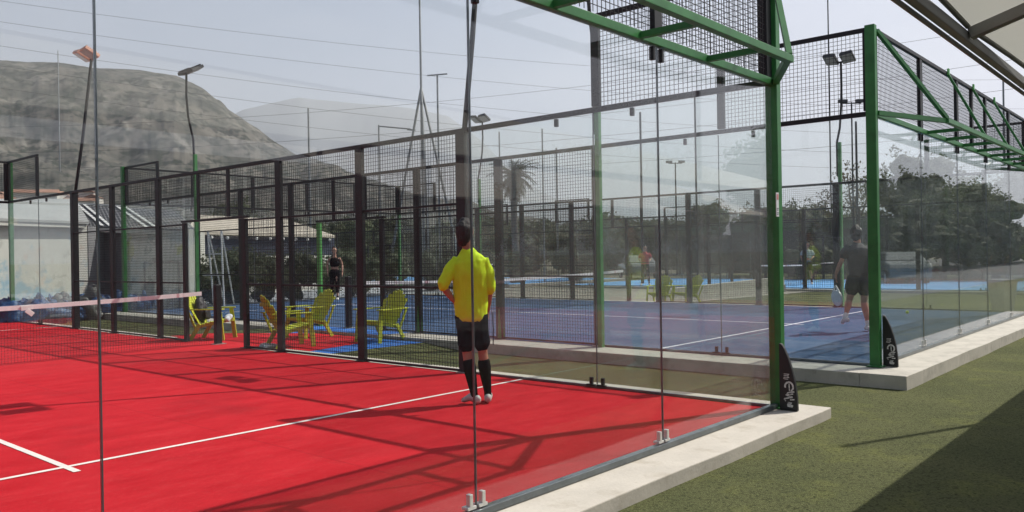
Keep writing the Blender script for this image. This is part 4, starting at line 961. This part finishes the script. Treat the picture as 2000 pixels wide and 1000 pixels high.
# heaps of blue tarpaulin
M['tarp'] = overlay(mat('blue_tarpaulin', (.012, .05, .15), .5, col2=(.03, .10, .24), scale=1.5), (.02, .03, .08), 2.5, .52, .7, .7)
M['tarpgrey'] = mat('grey_tarpaulin', (.20, .20, .19), .7, var=.3, scale=2)
def heap(px, d, wd, h, lb, m, sd):
    random.seed(sd); x, y = polar(px, d); L = []
    for k in range(7):
        a = random.uniform(-wd/2, wd/2); b = random.uniform(-.4, .4); zt = h*random.uniform(.4, 1)
        L.append((((a-.55, b, .06), (a-.1, b, zt*.55), (a+.25, b+.1, zt*.75), (a+.6, b+.2, .08)), ((.30, .16), (.42, .16), (.34, .14), (.30, .12))))
    o = lump('tarpaulin_heap', L, m, .05, .17, 3.2); o.location = (x, y, GZ); o.rotation_euler = (0, 0, -YAW+.3); return tag(o, lb, 'tarpaulin', 'heaps of folded tarpaulin by the mural building')
heap(5, 24.5, 2.0, .75, 'blue tarpaulin heap at the left edge behind the far corner post', M['tarp'], 1)
heap(75, 25, 1.9, .62, 'dark blue tarpaulin heap behind the white cloth on the net', M['tarp'], 2)
heap(170, 26, 2.1, .62, 'blue tarpaulin heap right of the sixteen metre fence post', M['tarp'], 3)
heap(118, 25.2, .7, .95, 'grey upright bundle between the two blue heaps', M['tarpgrey'], 4)
heap(232, 26.3, .9, .7, 'small dark blue heap in front of the grey wall', M['tarp'], 6)

# low pale wall and boxes at the right, bin, distant bits
t = thing('low_wall', 'low pale wall running away beyond the blue court left of the nearest green post', 'wall', (14.6, 9.9, GZ))
bm = B(); bar(bm, (0, 0, .28), (8.2, -.3, .42), .25, .30); bar(bm, (0, 0, .0), (8.2, -.3, .14), .35, .28); obj('wall_body', bm, M['concrete_b'], t)
x, y = polar(1957, 21.5); t = thing('laundry_bin', 'beige tapered bin beyond the right end of the blue court', 'bin', (x, y, GZ), .3)
bm = B(); loft(bm, ((0, 0, .04), (0, 0, .78)), ((.20, .20), (.30, .30)), 4, cap=False); obj('bin_body', bm, M['concrete_b'], t)
bm = B(); loft(bm, ((0, 0, .78), (0, 0, .83)), ((.33, .33), (.33, .33)), 4, cap=False); obj('bin_rim', bm, M['grey'], t)

# cars parked among the trees
def make_car(label, paint):
    t = thing('parked_car', label, 'car', group='cars parked among the trees')
    prof = [(-2.1, .35), (-2.12, .75), (-1.95, .92), (-1.35, 1.0), (-.75, 1.42), (.65, 1.45), (1.35, 1.02), (2.05, .85), (2.15, .55), (2.1, .32)]
    bm = B(); rings = []
    for yy, ins in ((-.82, .04), (-.74, 0), (.74, 0), (.82, .04)):
        rings.append([bm.verts.new((x, yy*(1 if z < 1.02 else .82), z-ins*(z > 1.0))) for x, z in prof])
    for r0, r1 in zip(rings, rings[1:]):
        for i in range(len(prof)): bm.faces.new((r0[i], r0[(i+1) % len(prof)], r1[(i+1) % len(prof)], r1[i]))
    bm.faces.new(rings[0]); bm.faces.new(list(reversed(rings[-1]))); obj('body', bm, paint, t, bevel=.03)
    for s in (-1, 1):
        bm = B(); pts = ((-1.2, 1.04), (-.72, 1.36), (.6, 1.38), (1.15, 1.04)); bm.faces.new([bm.verts.new((x, s*(.835 if z < 1.1 else .70), z)) for x, z in pts]); obj('side_window', bm, M['carglass'], t)
    bm = B(); bm.faces.new([bm.verts.new(p) for p in ((.72, -.60, 1.44), (.72, .60, 1.44), (1.40, .66, 1.05), (1.40, -.66, 1.05))]); obj('windscreen', bm, M['carglass'], t)
    for x in (-1.3, 1.35):
        for s in (-1, 1):
            bm = B(); loft(bm, ((x, s*.72, .32), (x, s*.84, .32)), (.32, .32), 18, (1, 0, 0), cap=False); o = obj('wheel', bm, M['padblack'], t)
            bm = B(); loft(bm, ((x, s*.842, .32), (x, s*.85, .32)), (.2, .2), 14, (1, 0, 0), cap=False); obj('rim', bm, M['steel'], o)
    for s in (-1, 1): bbox_obj('headlight', (2.06, 2.14, s*.6-.16, s*.6+.16, .62, .74), M['lampglass'], t, .01)
    return t
M['carglass'] = mat('car_glass', (.03, .035, .04), .08, var=.1, scale=3)
pw = mat('car_white', (.14, .145, .145), .25, var=.05, scale=3, coat=.6); ps = mat('car_grey', (.06, .065, .07), .25, var=.05, scale=3, coat=.6)
for px, d, lb, pm, rz in ((1755, 40, 'white car parked behind the glass right of the corner post', pw, .5), (1855, 47, 'grey car parked in the middle of the right end glass', ps, .4), (1245, 52, 'white car parked above the player in red', pw, .8)):
    c = make_car(lb, pm); x, y = polar(px, d); c.location = (x, y, GZ); c.rotation_euler = (0, 0, rz)

# green privacy screen along the far side
x0, y0 = polar(1540, 46); x1, y1 = polar(1700, 43)
t = thing('screen_fence', 'long green windbreak fence in front of the far trees', 'fence', (x0, y0, GZ))
xe, ye = polar(1330, 52); xf, yf = polar(2050, 42)
M['screendark'] = mat('dark_netting', (.022, .028, .022), .9, col2=(.05, .05, .045), scale=.5, detail=8)
M['screen'] = mat('green_netting', (.05, .085, .045), .9, var=.3, scale=.8)
hs = 2.1
wall_quad('screen', (xe, ye), (xf, yf), .3, hs+.55, M['screendark'], t, .04, (x0, y0))
wall_quad('top_band', (xe, ye), (xf, yf), hs+.55, hs+1.0, M['screen'], t, .045, (x0, y0))
for k in range(13):
    f = k/12; x = xe+(xf-xe)*f-x0; y = ye+(yf-ye)*f-y0; barobj('post', (x, y-.06, 0), (x, y-.06, hs+1.0), .06, M['grey'], t)

# ------------------------------------------------------------------ distant masts and poles
def pole(px, ytop, d, label, r0=.06, r1=.04, m='grey', kind=None, name='utility_pole', ybase=None):
    x, y = polar(px, d); h = height(px, ytop, d)-GZ
    t = thing(name, label, 'pole', (x, y, GZ), -YAW)
    bm = B(); loft(bm, ((0, 0, 0), (0, 0, h)), (r0, r1), 8); obj('shaft', bm, M[m], t, smooth=True)
    if kind == 'T': barobj('crossbar', (-.75, 0, h-.05), (.75, 0, h+.05), .09, M[m], t)
    if kind == 'arm':
        barobj('arm', (0, 0, h-.05), (1.9, 0, h-.25), .07, M[m], t)
        barobj('lamp_head', (1.7, 0, h-.27), (2.2, 0, h-.33), .18, M[m], t, .08)
    if kind == 'lamps':
        barobj('crossbar', (-.5, 0, h-.03), (.5, 0, h-.03), .06, M[m], t)
        for s in (-1, 1): bbox_obj('lamp_head', (s*.45-.22, s*.45+.22, -.1, .1, h, h+.16), M['lampgrey'], t)
    if kind == 'tripod':
        ha = height(px, 172, d)-GZ
        for s, a in ((-1, .9), (1, 1.0), (.2, -2.)):
            bm = B(); loft(bm, ((0, 0, ha), (s*2.3, a*.6, 0)), (.07, .08), 6); obj('stay_leg', bm, M[m], t, smooth=True)
    return t
pole(828, -60, 48, 'tall grey mast on three splayed legs rising out of the top of the photo', .10, .05, kind='tripod', name='tripod_mast')
pole(607, 212, 55, 'plain pole standing alone left of the tripod mast', .08, .06)
pole(744, 245, 50, 'street lamp with one long arm left of the tripod mast', .06, .05, kind='arm', name='street_lamp')
pole(860, 146, 62, 'tall T shaped pole right of the tripod mast', .09, .07, kind='T')
pole(1625, -60, 60, 'very tall thin mast beside the twin floodlight', .06, .04, m='black', name='mast')
pole(1668, 200, 46, 'thin pole with two small lamps right of the floodlight', .05, .04, m='black', kind='lamps', name='street_lamp')
pole(1676, 238, 40, 'black pole leaning against the brown tree', .06, .05, m='black')
pole(1965, 150, 44, 'thin grey pole hanging below the canopy edge at the right', .05, .04)
pole(979, 258, 46, 'thin pole left of the palm', .05, .04); pole(1063, 252, 44, 'thin pole right of the palm', .05, .04)
pole(1255, 220, 40, 'thin pole behind the near side glass', .06, .05, m='black'); pole(1362, 180, 38, 'dark pole with a clamp behind the near side glass', .05, .04, m='black')
pole(1090, 290, 60, 'short pole behind the mesh', .08, .07); pole(1322, 318, 60, 'distant pole with floodlights behind the side glass', .06, .05, m='black', kind='lamps', name='street_lamp')
pole(120, 100, 900, 'small pylon on the ridge of the hill', .8, .4)
# power lines
M['cable'] = mat('cable', (.10, .105, .12), .6, var=.1, scale=1)
k = 0
for (pa, ya, da, pb, yb, db, sag) in ((-150, -20, 95, 2150, 150, 150, 3.2), (-150, 20, 95, 2150, 210, 150, 3.0), (-150, 66, 95, 2150, 262, 150, 3.2), (-150, 105, 95, 2150, 300, 150, 3.2), (-150, 150, 95, 2150, 330, 150, 3.0),
                                      (-150, 250, 120, 2150, 20, 90, 2.6), (-150, 300, 120, 2150, 90, 90, 2.4), (-150, 330, 120, 2150, 150, 90, 2.2), (-150, 350, 120, 2150, 235, 90, 2.0)):
    a = Vector((*polar(pa, da), height(pa, ya, da))); b = Vector((*polar(pb, db), height(pb, yb, db))); pts = []
    for i in range(31):
        f = i/30; p = a.lerp(b, f); p.z -= sag*4*f*(1-f); pts.append(p)
    bm = B(); loft(bm, pts, [.016]*31, 5); k += 1
    w1 = ('highest', 'second highest', 'third highest', 'fourth highest', 'lowest')[(k-1) if k <= 5 else min(4, k-6)]
    tag(obj('power_line', bm, M['cable']), w1 + (' of the cables falling from the top left of the sky' if k <= 5 else ' of the cables rising towards the right of the sky'), 'power line', 'overhead cables across the sky')

# ------------------------------------------------------------------ hill and far mountain
def hillrow(ridge, dist, near, zbase, m, name, rough, N=220, MM=46, back=500):
    bm = B(); rows_ = []
    for i in range(N+1):
        f = i/N*(len(ridge)-1); a = int(min(f, len(ridge)-2)); g_ = f-a
        px = ridge[a][0]*(1-g_) + ridge[a+1][0]*g_; py = ridge[a][1]*(1-g_) + ridge[a+1][1]*g_
        row = []
        ztop = height(px, py, dist)
        for j in range(MM+1):
            u = j/MM
            if u < .8:
                s = u/.8; d = near + (dist-near)*s; prof_ = s**1.25
                # a cliff band
                cl_ = .5 + .5*math.tanh((s-.62 + .10*noise.noise((px*.006, 0, 2)))*14); z = zbase + (ztop-zbase)*(.78*prof_ + .22*cl_*(.8+.2*s))
            else:
                s = (u-.8)/.2; d = dist + back*s; z = ztop - (ztop-zbase)*s*1.1; s = 1-s
            x, y = polar(px, d)
            nn = noise.fractal(Vector((x, y, 0))*rough[0], 1.0, 2.1, 6)*rough[1]*min(1, 4*s*(1-s)+.12)
            row.append(bm.verts.new((x, y, z+nn)))
        rows_.append(row)
    for r0, r1 in zip(rows_, rows_[1:]):
        for j in range(MM): bm.faces.new((r0[j], r1[j], r1[j+1], r0[j+1]))
    return struct(obj(name, bm, m, smooth=True))
hm = mat('hillside', (.055, .056, .046), .95, col2=(.13, .12, .10), scale=.02, spec=.1, detail=8, stretch=(1, 1, 2.5), lo=.40, hi=.60)
overlay(hm, (.24, .225, .20), .022, .56, .66, .55, detail=10, stretch=(1, 1, .6)); overlay(hm, (.022, .028, .018), .07, .50, .58, .85, detail=8)
hillrow([(-500, 150), (-300, 130), (-100, 118), (0, 118), (60, 124), (120, 122), (180, 131), (280, 137), (350, 148), (400, 172), (450, 212), (500, 247), (540, 276), (580, 301), (650, 322), (700, 342), (770, 368), (900, 400), (1100, 440)], 1500, 420, -4, hm, 'hill', (.014, 24), N=420, MM=90)
mm_ = mat('mountain', (.20, .215, .22), .95, col2=(.25, .26, .255), scale=.0015, spec=.1)  # pale bluish colour imitates the fading by distance haze
hillrow([(250, 300), (420, 240), (480, 210), (590, 185), (700, 196), (800, 206), (880, 222), (940, 268), (1000, 330), (1060, 375), (1140, 410), (1300, 430), (1500, 435), (1900, 430), (2300, 430)], 6000, 3600, -10, mm_, 'mountain', (.0012, 70), back=1500)
random.seed(21)
M['housew'] = mat('house_white', (.60, .58, .54), .9, var=.1, scale=.3); M['housef'] = mat('house_roof', (.30, .17, .12), .9, var=.2, scale=.3)
for k in range(16):
    px = random.uniform(0, 200); d = random.uniform(395, 415); x, y = polar(px, d); zt = height(px, random.uniform(372, 390), d)
    t = thing('hillside_house', 'one of the tiny pale houses scattered at the foot of the hill', 'house', (x, y, -3), random.random()*3, 'pale houses at the foot of the hill')
    s = random.uniform(3, 6); hz = max(3, zt+3)
    bbox_obj('wall', (-s, s, -3, 3, 0, hz-1), M['housew'], t)
    bm = B(); v = [bm.verts.new(p) for p in ((-s-.3, -3.4, hz-.99), (s+.3, -3.4, hz-.99), (s+.3, 3.4, hz-.99), (-s-.3, 3.4, hz-.99), (-s-.3, 0, hz+.6), (s+.3, 0, hz+.6))]
    for f in ((0,1,5,4),(2,3,4,5),(0,4,3),(1,2,5),(3,2,1,0)): bm.faces.new([v[i] for i in f])
    obj('roof', bm, M['housef'], t)

# ------------------------------------------------------------------ club house awning seen as a reflection; long wall added to darken the glass
t = thing('club_house', 'club house with reflected pale awning behind the photographer, its long wall added to darken the glass', 'building', (16, -13, GZ))
bbox_obj('wall', (-75, 16, -6, -4.5, 0, 4.4), M['screendark'], t); roof('awning', ((6.8, -12.4, 3.0), (30, -12.4, 3.0), (30, -18.5, 4.9), (6.8, -18.5, 4.9)), M['roofbeige'], t, (16, -13, GZ), .05)
for k in range(6): bbox_obj('post', (-9+4.1*k-.08, -9+4.1*k+.08, .2, .36, 0, 3.04), M['beam'], t)

# trees behind the photographer and to the left, which darken the reflections in the glass
random.seed(31)
for k in range(9):
    c = copy_tree((TA, TB)[k % 2], None, 'tree in the row behind the photographer, reflected in the right end glass'); c['group'] = 'trees behind the photographer'
    c.location = (33 + k*7.5, -15 - random.random()*2, GZ); c.rotation_euler = (0, 0, k*1.3); c.scale = (1.5,)*3
for k in range(8):
    c = copy_tree((TB, TA)[k % 2], None, 'tree in the row to the left of the red court, outside the picture'); c['group'] = 'trees left of the red court'
    c.location = (-24 - random.random()*3, 2 + k*6.5, GZ); c.rotation_euler = (0, 0, k*1.7); c.scale = (1.35,)*3

# ------------------------------------------------------------------ haze
hb = bpy.data.materials.new('haze_air'); hb.use_nodes = True; n = hb.node_tree; n.nodes.clear()
ho = n.nodes.new('ShaderNodeOutputMaterial'); pv = n.nodes.new('ShaderNodeVolumePrincipled'); pv.inputs['Color'].default_value = (.86, .90, 1, 1)
pv.inputs['Density'].default_value = 1.5e-4; pv.inputs['Anisotropy'].default_value = .25; n.links.new(pv.outputs[0], ho.inputs['Volume'])
bm = B(); box(bm, -8500, 8500, -8500, 8500, GZ-40, 1260); o = obj('haze', bm, hb); o['kind'] = 'stuff'; o['label'] = 'thin pale haze over the far hills'; o['category'] = 'haze'
